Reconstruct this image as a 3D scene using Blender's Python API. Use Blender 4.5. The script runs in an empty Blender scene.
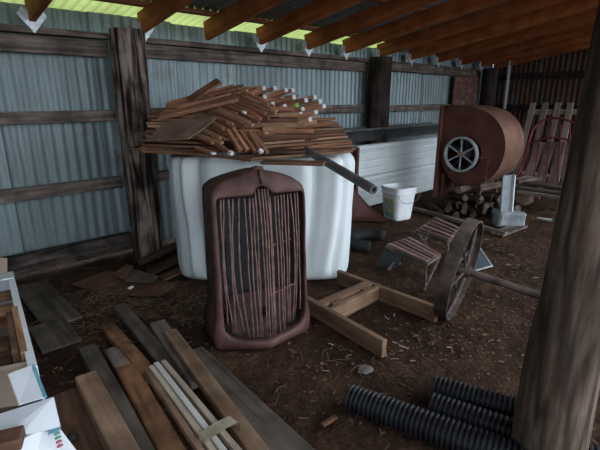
import bpy, bmesh, math, random
from mathutils import Vector, Matrix, Euler, noise
R = random.Random(7)
PI = math.pi
COL = bpy.context.scene.collection

# ---------------------------------------------------------------- camera
scene = bpy.context.scene
PITCH = math.radians(16.1); HEAD = math.radians(46.2); H = 1.6; FPX = 442.0
cam_d = bpy.data.cameras.new('camera'); cam = bpy.data.objects.new('camera', cam_d); COL.objects.link(cam)
cam.location = (0, 0, H); cam.rotation_euler = (PI/2 - PITCH, 0, HEAD - PI/2)
cam_d.sensor_width = 36; cam_d.lens = FPX/600*36; cam_d.clip_start = 0.02
scene.camera = cam
# ---------------------------------------------------------------- light
w = bpy.data.worlds.new('sky'); scene.world = w; w.use_nodes = True
bg = w.node_tree.nodes['Background']; bg.inputs[0].default_value = (0.82, 0.91, 1.0, 1); 
_t = w.node_tree; _g = _t.nodes.new('ShaderNodeTexCoord'); _d = _t.nodes.new('ShaderNodeVectorMath'); _d.operation = 'DOT_PRODUCT'
_d.inputs[1].default_value = (0.72, -0.66, 0.22); _t.links.new(_g.outputs['Generated'], _d.inputs[0])
_m = _t.nodes.new('ShaderNodeMapRange'); _m.interpolation_type = 'SMOOTHSTEP'
for _i, _v in ((1, -.1), (2, .95), (3, .70), (4, 2.9)): _m.inputs[_i].default_value = _v     # brighter sky towards the hidden sun
_t.links.new(_d.outputs['Value'], _m.inputs[0]); _t.links.new(_m.outputs[0], bg.inputs[1])
vs = scene.view_settings; vs.view_transform = 'Standard'; vs.look = 'None'; vs.gamma = 1; vs.use_curve_mapping = False
vs.exposure = 0.60

# ---------------------------------------------------------------- measuring helpers (camera station -> world points)
_h = Vector((math.cos(HEAD), math.sin(HEAD), 0)); _r = Vector((math.sin(HEAD), -math.cos(HEAD), 0)); _z = Vector((0, 0, 1))
_fw = math.cos(PITCH)*_h - math.sin(PITCH)*_z; _up = math.sin(PITCH)*_h + math.cos(PITCH)*_z
EYE = Vector((0, 0, H))
def _ray(x, y): return FPX*_fw + (x-300)*_r - (y-225)*_up
def at_z(x, y, z=0.0):
    d = _ray(x, y); return EYE + d*((z-H)/d.z)
def at_y(x, y, Y):
    d = _ray(x, y); return EYE + d*(Y/d.y)
def at_x(x, y, X):
    d = _ray(x, y); return EYE + d*(X/d.x)
NV = Vector((0.692, 0.722, 0))
def at_n(x, y, n):
    d = _ray(x, y); return EYE + d*(n/d.dot(NV))

# ---------------------------------------------------------------- materials
def nt(name):
    m = bpy.data.materials.new(name); m.use_nodes = True
    t = m.node_tree; return m, t, t.nodes['Principled BSDF']
def N(t, k, **kw):
    n = t.nodes.new(k)
    for a, b in kw.items(): setattr(n, a, b)
    return n
def ramp(t, fac, stops):
    r = N(t, 'ShaderNodeValToRGB'); e = r.color_ramp.elements
    while len(e) < len(stops): e.new(0.5)
    for i, (p, c) in enumerate(stops):
        e[i].position = p; e[i].color = (*c, 1)
    t.links.new(fac, r.inputs[0]); return r.outputs[0]
def vary(t, colour, amt):
    oi = N(t, 'ShaderNodeObjectInfo'); mr = N(t, 'ShaderNodeMapRange')
    mr.inputs[3].default_value = 1-amt; mr.inputs[4].default_value = 1+amt
    t.links.new(oi.outputs['Random'], mr.inputs[0])
    hs = N(t, 'ShaderNodeHueSaturation'); t.links.new(mr.outputs[0], hs.inputs['Value'])
    t.links.new(colour, hs.inputs['Color']); return hs.outputs[0], oi
def wood(name, dark, light, sx=1.5, sy=26, rough=0.8, var=0.22, stain=0.5, axis='X', bump=0.35, lo=.32, hi=.68):
    m, t, b = nt(name)
    tc = N(t, 'ShaderNodeTexCoord'); mp = N(t, 'ShaderNodeMapping')
    mp.inputs['Scale'].default_value = (sx, sy, sy) if axis == 'X' else (sy, sy, sx)
    oi = N(t, 'ShaderNodeObjectInfo')
    ad = N(t, 'ShaderNodeVectorMath', operation='SCALE'); ad.inputs[0].default_value = (17, 31, 23)
    t.links.new(oi.outputs['Random'], ad.inputs['Scale'])
    t.links.new(tc.outputs['Object'], mp.inputs[0]); t.links.new(ad.outputs[0], mp.inputs['Location'])
    n1 = N(t, 'ShaderNodeTexNoise'); n1.inputs['Scale'].default_value = 1; n1.inputs['Detail'].default_value = 6; n1.inputs['Distortion'].default_value = 0.6
    t.links.new(mp.outputs[0], n1.inputs[0])
    c = ramp(t, n1.outputs[0], [(lo, dark), (0.5, tuple((a+b_)/2 for a, b_ in zip(dark, light))), (hi, light)])
    n2 = N(t, 'ShaderNodeTexNoise'); n2.inputs['Scale'].default_value = 5; n2.inputs['Detail'].default_value = 3
    a2 = N(t, 'ShaderNodeVectorMath', operation='ADD'); t.links.new(tc.outputs['Object'], a2.inputs[0]); t.links.new(ad.outputs[0], a2.inputs[1])
    t.links.new(a2.outputs[0], n2.inputs[0])
    s = ramp(t, n2.outputs[0], [(0.35, (1-stain,)*3), (0.6, (1, 1, 1))])
    mx = N(t, 'ShaderNodeMix', data_type='RGBA', blend_type='MULTIPLY'); mx.inputs[0].default_value = 1
    t.links.new(c, mx.inputs[6]); t.links.new(s, mx.inputs[7])
    o, _ = vary(t, mx.outputs[2], var)
    t.links.new(o, b.inputs['Base Color']); b.inputs['Roughness'].default_value = rough; b.inputs['Specular IOR Level'].default_value = .2
    bp = N(t, 'ShaderNodeBump'); bp.inputs['Strength'].default_value = bump; bp.inputs['Distance'].default_value = 0.01
    t.links.new(n1.outputs[0], bp.inputs['Height']); t.links.new(bp.outputs[0], b.inputs['Normal'])
    return m
def mottled(name, c1, c2, scale=8, rough=0.6, metal=0.0, bump=0.2, var=0.0, stretch=(1, 1, 1), lo=.35, hi=.65):
    m, t, b = nt(name)
    tc = N(t, 'ShaderNodeTexCoord'); mp = N(t, 'ShaderNodeMapping'); mp.inputs['Scale'].default_value = stretch
    t.links.new(tc.outputs['Object'], mp.inputs[0])
    n1 = N(t, 'ShaderNodeTexNoise'); n1.inputs['Scale'].default_value = scale; n1.inputs['Detail'].default_value = 6
    t.links.new(mp.outputs[0], n1.inputs[0])
    c = ramp(t, n1.outputs[0], [(lo, c1), (hi, c2)])
    if var: c, _ = vary(t, c, var)
    t.links.new(c, b.inputs['Base Color']); b.inputs['Roughness'].default_value = rough; b.inputs['Metallic'].default_value = metal
    if bump:
        bp = N(t, 'ShaderNodeBump'); bp.inputs['Strength'].default_value = bump; bp.inputs['Distance'].default_value = 0.01
        t.links.new(n1.outputs[0], bp.inputs['Height']); t.links.new(bp.outputs[0], b.inputs['Normal'])
    return m
def tin(name, c1, c2, rust=(0.12, 0.07, 0.05), rustamt=0.7, rough=0.5, metal=0.35, sheet=0.83):
    m, t, b = nt(name)
    tc = N(t, 'ShaderNodeTexCoord'); mp = N(t, 'ShaderNodeMapping'); mp.inputs['Scale'].default_value = (6, 6, 1.2)
    t.links.new(tc.outputs['Object'], mp.inputs[0])
    n1 = N(t, 'ShaderNodeTexNoise'); n1.inputs['Scale'].default_value = 1.3; n1.inputs['Detail'].default_value = 8; n1.inputs['Roughness'].default_value = .7
    t.links.new(mp.outputs[0], n1.inputs[0])
    c = ramp(t, n1.outputs[0], [(0.3, c1), (0.7, c2)])
    n2 = N(t, 'ShaderNodeTexNoise'); n2.inputs['Scale'].default_value = 3; n2.inputs['Detail'].default_value = 8
    t.links.new(tc.outputs['Object'], n2.inputs[0])
    f = ramp(t, n2.outputs[0], [(rustamt-.08, (0, 0, 0)), (rustamt+.05, (1, 1, 1))])
    mx = N(t, 'ShaderNodeMix', data_type='RGBA'); t.links.new(f, mx.inputs[0]); t.links.new(c, mx.inputs[6]); mx.inputs[7].default_value = (*rust, 1)
    # per sheet tone
    sp = N(t, 'ShaderNodeSeparateXYZ'); t.links.new(tc.outputs['Object'], sp.inputs[0])
    dv = N(t, 'ShaderNodeMath', operation='DIVIDE'); dv.inputs[1].default_value = sheet; t.links.new(sp.outputs[0], dv.inputs[0])
    fl = N(t, 'ShaderNodeMath', operation='FLOOR'); t.links.new(dv.outputs[0], fl.inputs[0])
    wn = N(t, 'ShaderNodeTexWhiteNoise', noise_dimensions='1D'); t.links.new(fl.outputs[0], wn.inputs['W'])
    mr = N(t, 'ShaderNodeMapRange'); mr.inputs[3].default_value = .8; mr.inputs[4].default_value = 1.15; t.links.new(wn.outputs['Value'], mr.inputs[0])
    hs = N(t, 'ShaderNodeHueSaturation'); t.links.new(mr.outputs[0], hs.inputs['Value']); t.links.new(mx.outputs[2], hs.inputs['Color'])
    fr = N(t, 'ShaderNodeMath', operation='FRACT'); t.links.new(dv.outputs[0], fr.inputs[0])
    lp = ramp(t, fr.outputs[0], [(.0, (.25, .24, .24)), (.018, (1, 1, 1))])       # dark line along the sheet laps
    m3 = N(t, 'ShaderNodeMix', data_type='RGBA', blend_type='MULTIPLY'); m3.inputs[0].default_value = 1
    t.links.new(hs.outputs[0], m3.inputs[6]); t.links.new(lp, m3.inputs[7])
    t.links.new(m3.outputs[2], b.inputs['Base Color']); b.inputs['Roughness'].default_value = rough; b.inputs['Metallic'].default_value = metal
    return m
M = {}
M['tin'] = tin('galvanised_tin', (0.15, 0.20, 0.21), (0.27, 0.335, 0.35), (0.16, 0.15, 0.14), 0.72)
M['tin_end'] = tin('rusty_tin', (0.05, 0.04, 0.038), (0.16, 0.13, 0.12), (0.13, 0.06, 0.035), 0.5, rough=.8, metal=.1)
M['tin_roof'] = tin('roof_tin', (0.24, 0.27, 0.29), (0.36, 0.39, 0.41), (0.1, 0.09, 0.08), 0.7)
M['dark_metal'] = mottled('dark_grey_metal', (0.08, 0.09, 0.10), (0.16, 0.17, 0.18), 5, .55, .3)
M['old_wood'] = wood('weathered_grey_wood', (0.075, 0.058, 0.05), (0.30, 0.235, 0.20), 1.2, 30, .9, .12, .55)
M['post_wood'] = wood('old_log', (0.03, 0.02, 0.016), (0.42, 0.32, 0.27), 1.5, 20, .9, .1, .7, axis='Z', bump=1, lo=.40, hi=.56)
M['front_post_wood'] = wood('smooth_log', (0.055, 0.042, 0.034), (0.27, 0.205, 0.16), 0.9, 9, .85, .02, .6, axis='Z', bump=.7)
def wavy_log():
    m, t, b = nt('smooth_log'); tc = N(t, 'ShaderNodeTexCoord'); mp = N(t, 'ShaderNodeMapping'); mp.inputs['Scale'].default_value = (7, 7, .9)
    t.links.new(tc.outputs['Object'], mp.inputs[0])
    n1 = N(t, 'ShaderNodeTexNoise'); n1.inputs['Scale'].default_value = .9; n1.inputs['Detail'].default_value = 2
    t.links.new(mp.outputs[0], n1.inputs[0])
    ml = N(t, 'ShaderNodeMath', operation='MULTIPLY'); ml.inputs[1].default_value = 26; t.links.new(n1.outputs[0], ml.inputs[0])
    si = N(t, 'ShaderNodeMath', operation='SINE'); t.links.new(ml.outputs[0], si.inputs[0])
    mr = N(t, 'ShaderNodeMapRange'); mr.inputs[1].default_value = -1; t.links.new(si.outputs[0], mr.inputs[0])
    c = ramp(t, mr.outputs[0], [(0.0, (.07, .05, .038)), (.25, (.125, .09, .068)), (1, (.19, .14, .108))])
    n2 = N(t, 'ShaderNodeTexNoise'); n2.inputs['Scale'].default_value = 6; n2.inputs['Detail'].default_value = 9; n2.inputs['Roughness'].default_value = .7
    t.links.new(mp.outputs[0], n2.inputs[0]); s_ = ramp(t, n2.outputs[0], [(.35, (.45, .43, .42)), (.65, (1.15, 1.12, 1.1))])
    mx = N(t, 'ShaderNodeMix', data_type='RGBA', blend_type='MULTIPLY'); mx.inputs[0].default_value = 1
    t.links.new(c, mx.inputs[6]); t.links.new(s_, mx.inputs[7]); t.links.new(mx.outputs[2], b.inputs['Base Color']); b.inputs['Roughness'].default_value = .85; b.inputs['Specular IOR Level'].default_value = .25
    bp = N(t, 'ShaderNodeBump'); bp.inputs['Strength'].default_value = .6; bp.inputs['Distance'].default_value = .006
    t.links.new(mr.outputs[0], bp.inputs['Height']); t.links.new(bp.outputs[0], b.inputs['Normal']); return m
M['front_post_wood'] = wavy_log()
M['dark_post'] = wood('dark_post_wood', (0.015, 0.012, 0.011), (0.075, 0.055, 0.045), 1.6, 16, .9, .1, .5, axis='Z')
M['sill_wood'] = wood('rotten_sill', (0.018, 0.014, 0.012), (0.13, 0.105, 0.09), 2, 20, .95, .05, .7)
M['rafter'] = wood('orange_rafter_wood', (0.34, 0.095, 0.03), (0.56, 0.20, 0.065), 0.8, 16, .65, .12, .35)
M['purlin'] = wood('purlin_wood', (0.32, 0.14, 0.06), (0.52, 0.26, 0.12), 0.8, 16, .7, .12, .3)
M['stake'] = wood('red_brown_stake_wood', (0.19, 0.075, 0.042), (0.46, 0.22, 0.125), 2, 50, .75, .35, .35)
M['lath'] = wood('tan_lath_wood', (0.25, 0.13, 0.07), (0.50, 0.31, 0.19), 1.5, 40, .75, .3, .3)
M['brown_board'] = wood('brown_board_wood', (0.085, 0.04, 0.025), (0.21, 0.11, 0.07), 1.2, 22, .85, .2, .4)
M['tan_beam'] = wood('tan_beam_wood', (0.17, 0.10, 0.06), (0.33, 0.21, 0.14), 1.2, 16, .85, .1, .45)
M['orange_beam'] = wood('orange_beam_wood', (0.13, 0.06, 0.03), (0.34, 0.17, 0.085), 1.2, 14, .85, .05, .7)
M['grey_beam'] = wood('grey_green_beam_wood', (0.05, 0.041, 0.033), (0.135, 0.108, 0.088), 1.2, 18, .9, .12, .4)
M['pale_strip'] = wood('pale_strip_wood', (0.30, 0.23, 0.17), (0.50, 0.41, 0.33), 1.2, 22, .75, .12, .2)
M['white_strip'] = wood('whitish_strip_wood', (0.46, 0.43, 0.40), (0.62, 0.59, 0.56), 1.2, 22, .75, .05, .15)
M['ply'] = wood('dull_plywood', (0.17, 0.10, 0.07), (0.28, 0.18, 0.13), 1.0, 10, .9, .1, .4)
M['frame_wood'] = wood('frame_lumber', (0.17, 0.095, 0.055), (0.33, 0.205, 0.13), 1.0, 18, .8, .1, .4)
M['fire_wood'] = wood('firewood_bark', (0.015, 0.011, 0.010), (0.09, 0.062, 0.05), 3, 20, .95, .4, .4)
M['fire_end'] = wood('firewood_cut_face', (0.06, 0.045, 0.035), (0.16, 0.12, 0.095), 20, 20, .95, .3, .3)
M['white'] = mottled('white_paint', (0.72, 0.74, 0.76), (0.85, 0.87, 0.88), 9, .6, 0, .0)
M['green_paint'] = mottled('green_paint', (0.15, 0.45, 0.08), (0.22, 0.6, 0.12), 9, .6, 0, .0)
M['galv'] = mottled('galvanised_bracket_metal', (0.42, 0.46, 0.5), (0.68, 0.72, 0.76), 30, .4, .35, .0)
M['white_sheet'] = mottled('white_sheet_metal', (0.66, 0.72, 0.74), (0.80, 0.86, 0.88), 2, .5, 0, .0, stretch=(1, 1, 1))
M['rust_shell'] = mottled('purple_brown_rust', (0.055, 0.022, 0.019), (0.15, 0.072, 0.062), 6, .62, .25, .3)
M['rust_bar'] = mottled('rusty_bar_metal', (0.15, 0.075, 0.065), (0.29, 0.165, 0.145), 18, .6, .25, .1)
M['rust_dark'] = mottled('dark_rust', (0.04, 0.024, 0.022), (0.085, 0.05, 0.045), 9, .7, .2, .3)
M['core'] = mottled('black_core_mesh', (0.012, 0.014, 0.016), (0.035, 0.04, 0.044), 60, .7, .3, .4)
M['blower_face'] = mottled('dark_red_brown_paint', (0.10, 0.034, 0.025), (0.18, 0.066, 0.046), 4, .55, .2, .1)
M['blower_band'] = mottled('pale_red_metal', (0.30, 0.14, 0.10), (0.48, 0.26, 0.195), 3, .55, .2, .1)  # paler red than the blower side plates
M['red_tube'] = mottled('dark_red_enamel', (0.17, 0.025, 0.035), (0.27, 0.05, 0.06), 10, .5, .1, .0)
M['iron'] = mottled('old_iron', (0.045, 0.03, 0.026), (0.14, 0.10, 0.088), 9, .75, .3, .4)
M['wheel_grey'] = mottled('pale_grey_paint', (0.38, 0.42, 0.44), (0.55, 0.6, 0.62), 10, .5, .1, .0)
M['pipe_grey'] = mottled('grey_pipe_metal', (0.13, 0.13, 0.135), (0.24, 0.235, 0.235), 7, .5, .4, .1)
M['hdpe'] = mottled('black_plastic', (0.006, 0.006, 0.008), (0.013, 0.014, 0.018), 12, .42, 0, .0)
M['concrete'] = mottled('pale_concrete', (0.18, 0.20, 0.215), (0.31, 0.335, 0.35), 10, .9, 0, .4)
M['card'] = mottled('brown_cardboard', (0.36, 0.27, 0.2), (0.44, 0.34, 0.26), 5, .9, 0, .0)
M['card_white'] = mottled('white_card', (0.66, 0.70, 0.75), (0.76, 0.79, 0.83), 4, .75, 0, .0)
M['card_blue'] = mottled('blue_print', (0.12, 0.34, 0.45), (0.2, 0.45, 0.56), 12, .7, 0, .0)
M['print_pink'] = mottled('pink_print', (0.5, 0.16, 0.22), (0.62, 0.25, 0.3), 12, .7, 0, .0)
M['print_green'] = mottled('green_print', (0.16, 0.38, 0.3), (0.25, 0.5, 0.4), 12, .7, 0, .0)
M['block_red'] = wood('cut_block_wood', (0.22, 0.11, 0.06), (0.50, 0.29, 0.17), 3, 30, .8, .35, .25)
M['clod'] = mottled('grey_soil', (0.10, 0.085, 0.08), (0.17, 0.15, 0.14), 12, .9, 0, .3)
M['plate_grey'] = mottled('grey_plate_paint', (0.19, 0.21, 0.23), (0.28, 0.30, 0.32), 9, .6, 0, 0)
M['rubber'] = mottled('black_rubber', (0.006, 0.006, 0.006), (0.015, 0.014, 0.014), 12, .8, 0, .2)
M['straw'] = mottled('straw', (0.11, 0.07, 0.042), (0.24, 0.16, 0.10), 12, .9, 0, .0)
M['chip'] = mottled('wood_chip', (0.05, 0.026, 0.016), (0.21, 0.12, 0.07), 2, .9, 0, .0, var=.4)
M['tape'] = mottled('yellowed_tape', (0.42, 0.36, 0.24), (0.62, 0.56, 0.42), 25, .5, 0, .3)
M['blue_tarp'] = mottled('faded_blue_sheet', (0.035, 0.05, 0.06), (0.065, 0.085, 0.095), 8, .6, 0, .2)
M['pink_wood'] = wood('pinkish_log_end', (0.25, 0.15, 0.12), (0.42, 0.27, 0.22), 6, 12, .9, .1, .2)
M['slat_wood'] = wood('pinkish_slat_wood', (0.16, 0.09, 0.08), (0.34, 0.21, 0.19), 1.2, 18, .85, .15, .3)
M['rust_panel'] = mottled('flaking_rust_panel', (0.11, 0.045, 0.035), (0.28, 0.2, 0.18), 9, .8, .1, .3, lo=.5, hi=.75)
def dirt():
    m, t, b = nt('brown_dirt')
    tc = N(t, 'ShaderNodeTexCoord')
    n = N(t, 'ShaderNodeTexNoise'); n.inputs['Scale'].default_value = 2.2; n.inputs['Detail'].default_value = 10; n.inputs['Roughness'].default_value = .7
    t.links.new(tc.outputs['Object'], n.inputs[0])
    c = ramp(t, n.outputs[0], [(.32, (0.038, 0.017, 0.009)), (.52, (0.085, 0.041, 0.023)), (.72, (0.155, 0.085, 0.050))])
    n2 = N(t, 'ShaderNodeTexNoise'); n2.inputs['Scale'].default_value = 45; n2.inputs['Detail'].default_value = 6; n2.inputs['Roughness'].default_value = .75
    t.links.new(tc.outputs['Object'], n2.inputs[0])
    s = ramp(t, n2.outputs[0], [(.38, (.42, .42, .42)), (.58, (1, 1, 1)), (.72, (1.9, 1.7, 1.5))])
    mx = N(t, 'ShaderNodeMix', data_type='RGBA', blend_type='MULTIPLY'); mx.inputs[0].default_value = 1
    t.links.new(c, mx.inputs[6]); t.links.new(s, mx.inputs[7]); t.links.new(mx.outputs[2], b.inputs['Base Color'])
    b.inputs['Roughness'].default_value = .95; b.inputs['Specular IOR Level'].default_value = .2
    bp = N(t, 'ShaderNodeBump'); bp.inputs['Strength'].default_value = 1; bp.inputs['Distance'].default_value = .035
    t.links.new(n2.outputs[0], bp.inputs['Height']); t.links.new(bp.outputs[0], b.inputs['Normal'])
    return m
M['dirt'] = dirt()
def trans(name, col):
    m = bpy.data.materials.new(name); m.use_nodes = True; t = m.node_tree; t.nodes.clear()
    o = N(t, 'ShaderNodeOutputMaterial'); a = N(t, 'ShaderNodeBsdfTranslucent'); d = N(t, 'ShaderNodeBsdfDiffuse'); x = N(t, 'ShaderNodeMixShader')
    tc = N(t, 'ShaderNodeTexCoord'); n = N(t, 'ShaderNodeTexNoise'); n.inputs['Scale'].default_value = 3
    t.links.new(tc.outputs['Object'], n.inputs[0])
    c = ramp(t, n.outputs[0], [(.35, tuple(v*.75 for v in col)), (.65, col)])
    t.links.new(c, a.inputs[0]); t.links.new(c, d.inputs[0]); x.inputs[0].default_value = .75
    t.links.new(a.outputs[0], x.inputs[1]); t.links.new(d.outputs[0], x.inputs[2])
    x.inputs[0].default_value = .3
    t.links.new(x.outputs[0], o.inputs[0]); return m
M['green_panel'] = trans('yellow_green_fibreglass', (0.44, 0.52, 0.17))
def poly_tank():
    m, t, b = nt('milky_polyethylene')
    tc = N(t, 'ShaderNodeTexCoord'); n = N(t, 'ShaderNodeTexNoise'); n.inputs['Scale'].default_value = 2.5; n.inputs['Detail'].default_value = 5
    t.links.new(tc.outputs['Object'], n.inputs[0])
    c = ramp(t, n.outputs[0], [(.3, (0.70, 0.77, 0.79)), (.7, (0.82, 0.88, 0.90))])
    t.links.new(c, b.inputs['Base Color']); b.inputs['Roughness'].default_value = .42
    return m
M['poly'] = poly_tank()

# ---------------------------------------------------------------- mesh helpers
def link(name, bm, mat, parent=None, smooth=False):
    me = bpy.data.meshes.new(name); bmesh.ops.recalc_face_normals(bm, faces=bm.faces[:]); bm.to_mesh(me); bm.free()
    for m in (mat if isinstance(mat, (list, tuple)) else [mat]): me.materials.append(M[m])
    if smooth:
        for p in me.polygons: p.use_smooth = True
    o = bpy.data.objects.new(name, me); COL.objects.link(o)
    if parent: o.parent = parent
    return o
def tag(o, label, cat, group=None, kind=None):
    if label: o['label'] = label
    if cat: o['category'] = cat
    if group: o['group'] = group
    if kind: o['kind'] = kind
    return o
def root(name, loc, label, cat, rz=0, group=None):
    o = bpy.data.objects.new(name, None); COL.objects.link(o); o.location = loc; o.rotation_euler = (0, 0, rz)
    o.empty_display_size = .1
    return tag(o, label, cat, group)
def struct(o): o['kind'] = 'structure'; return o
def box(bm, c, s, mat=None, bev=0.0, mi=0):
    r = bmesh.ops.create_cube(bm, size=1)
    T = Matrix.Translation(c) @ (mat.to_4x4() if mat else Matrix.Identity(4)) @ Matrix.Diagonal((*s, 1))
    bmesh.ops.transform(bm, matrix=T, verts=r['verts'])
    fs = set(f for v in r['verts'] for f in v.link_faces)
    for f in fs: f.material_index = mi
    if bev:
        es = list(set(e for v in r['verts'] for e in v.link_edges))
        bmesh.ops.bevel(bm, geom=es, offset=bev, segments=1, affect='EDGES')
def basis(d, up=Vector((0, 0, 1))):
    x = d.normalized(); y = up.cross(x)
    if y.length < 1e-4: y = Vector((0, 1, 0)).cross(x)
    y.normalize(); z = x.cross(y)
    return Matrix((x, y, z)).transposed()
def tube(bm, p0, p1, r0, r1=None, n=10, cap=True):
    p0 = Vector(p0); p1 = Vector(p1); r1 = r0 if r1 is None else r1
    B = basis(p1-p0); y = B.col[1]; z = B.col[2]
    a = [bm.verts.new(p0 + r0*(math.cos(2*PI*i/n)*y + math.sin(2*PI*i/n)*z)) for i in range(n)]
    b = [bm.verts.new(p1 + r1*(math.cos(2*PI*i/n)*y + math.sin(2*PI*i/n)*z)) for i in range(n)]
    for i in range(n): bm.faces.new((a[i], a[(i+1) % n], b[(i+1) % n], b[i]))
    if cap: bm.faces.new(a); bm.faces.new(b)
def polytube(bm, pts, r, n=8, cap=True):
    pts = [Vector(p) for p in pts]; rings = []
    up = Vector((0, 0, 1))
    for i, p in enumerate(pts):
        d = (pts[min(i+1, len(pts)-1)] - pts[max(i-1, 0)])
        if abs(d.normalized().z) > .95: up = Vector((0, 1, 0))
        B = basis(d, up); rr = r[i] if isinstance(r, (list, tuple)) else r
        rings.append([bm.verts.new(p + rr*(math.cos(2*PI*k/n)*B.col[1] + math.sin(2*PI*k/n)*B.col[2])) for k in range(n)])
    for a, b in zip(rings, rings[1:]):
        for i in range(n): bm.faces.new((a[i], a[(i+1) % n], b[(i+1) % n], b[i]))
    if cap: bm.faces.new(rings[0]); bm.faces.new(rings[-1])
def prism(bm, pts, vec, mi=0):
    vec = Vector(vec)
    a = [bm.verts.new(Vector(p)) for p in pts]; b = [bm.verts.new(Vector(p)+vec) for p in pts]; n = len(a)
    fs = [bm.faces.new(a), bm.faces.new(b)] + [bm.faces.new((a[i], a[(i+1) % n], b[(i+1) % n], b[i])) for i in range(n)]
    for f in fs: f.material_index = mi
def board(name, p0, p1, W, T, mat, parent=None, roll=0.0, bev=.004, top=True, warp=.004, segs=6):
    """plank whose local X runs from p0 to p1; p0,p1 lie on the middle of its top face"""
    p0 = Vector(p0); p1 = Vector(p1); L = (p1-p0).length
    bm = bmesh.new(); box(bm, (L/2, 0, -T/2 if top else 0), (L, W, T), bev=min(bev, T*.2))
    if warp:
        bmesh.ops.bisect_plane(bm, geom=bm.verts[:]+bm.edges[:]+bm.faces[:], plane_co=(L/2, 0, 0), plane_no=(1, 0, 0))
        s = R.random()*50
        for v in bm.verts:
            q = noise.noise(Vector((v.co.x*1.3+s, 0, 0))); v.co.z += warp*q; v.co.y += warp*.7*noise.noise(Vector((v.co.x+s, 9, 0)))
            if v.co.x < .01 or v.co.x > L-.01: v.co.x += warp*noise.noise(Vector((v.co.y*30+s, v.co.z*30, 1)))
    o = link(name, bm, mat, parent)
    B = basis(p1-p0) @ Matrix.Rotation(roll, 3, 'X')
    o.matrix_local = Matrix.Translation(p0) @ B.to_4x4()
    return o
def lay(name, a, b, z, W, T, mat, **k):
    return board(name, at_z(*a, z), at_z(*b, z), W, T, mat, **k)

# ================================================================ STRUCTURE
YW = 4.56
def corr_x(name, x0, x1, z0f, z1f, y, pitch, amp, mat, per=8):
    """vertical corrugations in a wall along X"""
    bm = bmesh.new(); n = int((x1-x0)/pitch*per); rows = 7; prev = None
    for i in range(n+1):
        x = x0+(x1-x0)*i/n; sh = int(x/0.83+50)
        yy = y + amp*math.sin(2*PI*x/pitch) + .012*(sh % 2) + .012*noise.noise(Vector((x*.9, 3, 0)))
        col = []
        for k in range(rows):
            z = z0f(x)+(z1f(x)-z0f(x))*k/(rows-1)
            col.append(bm.verts.new((x, yy+.01*noise.noise(Vector((x*.7, z*1.3, 5))), z)))
        if prev:
            for k in range(rows-1): bm.faces.new((prev[k], col[k], col[k+1], prev[k+1]))
        prev = col
    o = link(name, bm, mat, smooth=True); return struct(o)
def ztop(x):
    s = int(x/0.83+50); return 2.345 + .03*noise.noise(Vector((s*3.7, 1, 0)))
corr_x('wall_back', -2.6, 10.35, lambda x: 0.02, ztop, YW, .094, .0065, 'tin')
def wall_side(name, X, y0, y1, mat, pitch=.1):
    bm = bmesh.new(); n = int((y1-y0)/pitch*8); prev = None
    for i in range(n+1):
        y = y0+(y1-y0)*i/n; x = X+.012*math.sin(2*PI*y/pitch); zt = 2.40+.177*(4.5-y)
        c = [bm.verts.new((x, y, .02)), bm.verts.new((x, y, 1.2)), bm.verts.new((x, y, zt))]
        if prev:
            for k in (0, 1): bm.faces.new((prev[k], c[k], c[k+1], prev[k+1]))
        prev = c
    return struct(link(name, bm, mat, smooth=True))
wall_side('wall_right', 10.35, -0.5, 4.56, 'tin_end')
wall_side('wall_left', -2.6, -0.5, 4.56, 'tin')
def roofz(y): return 2.425 + .177*(4.5-y)
def roof(name, y0, y1, mat, dz=0.0, x0=-2.8, x1=10.6):
    bm = bmesh.new(); pitch = .094; n = int((x1-x0)/pitch*8); prev = None
    for i in range(n+1):
        x = x0+(x1-x0)*i/n; z = .011*math.sin(2*PI*x/pitch)
        c = [bm.verts.new((x, y, roofz(y)+z+.014+dz)) for y in (y0, (y0+y1)/2, y1)]
        if prev:
            for k in (0, 1): bm.faces.new((prev[k], c[k], c[k+1], prev[k+1]))
        prev = c
    return struct(link(name, bm, mat, smooth=True))
roof('ceiling', -0.6, 4.33, 'tin_roof', .012)
roof('ceiling_eave_panel', 4.25, 5.0, 'green_panel', x1=6.35)
roof('ceiling_eave_tin', 4.25, 5.0, 'tin_roof', x0=6.3)
# floor: displaced dirt
def floor_h(x, y):
    v = Vector((x, y, 0))
    return .016*noise.noise(v*2.3) + .013*noise.noise(v*7) + .012*noise.noise(v*17) - .014
def floor():
    bm = bmesh.new()
    xs = []; x = -0.6
    while x < 10.4: xs.append(x); x += .024 + .007*max(0, x-1.5)
    xs = [-30, -12, -5, -2.6, -1.5] + xs + [10.6, 14, 20, 40]
    ys = []; y = -0.2
    while y < 4.6: ys.append(y); y += .024+.004*max(0, y-1)
    ys = [-40, -18, -8, -3, -1] + ys + [4.9, 8, 20, 40]
    g = [[bm.verts.new((x, y, floor_h(x, y) if -.7 < x < 10.5 and -.3 < y < 4.7 else -.012)) for y in ys] for x in xs]
    for i in range(len(xs)-1):
        for j in range(len(ys)-1): bm.faces.new((g[i][j], g[i+1][j], g[i+1][j+1], g[i][j+1]))
    return struct(link('floor', bm, 'dirt', smooth=True))
floor()
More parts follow.
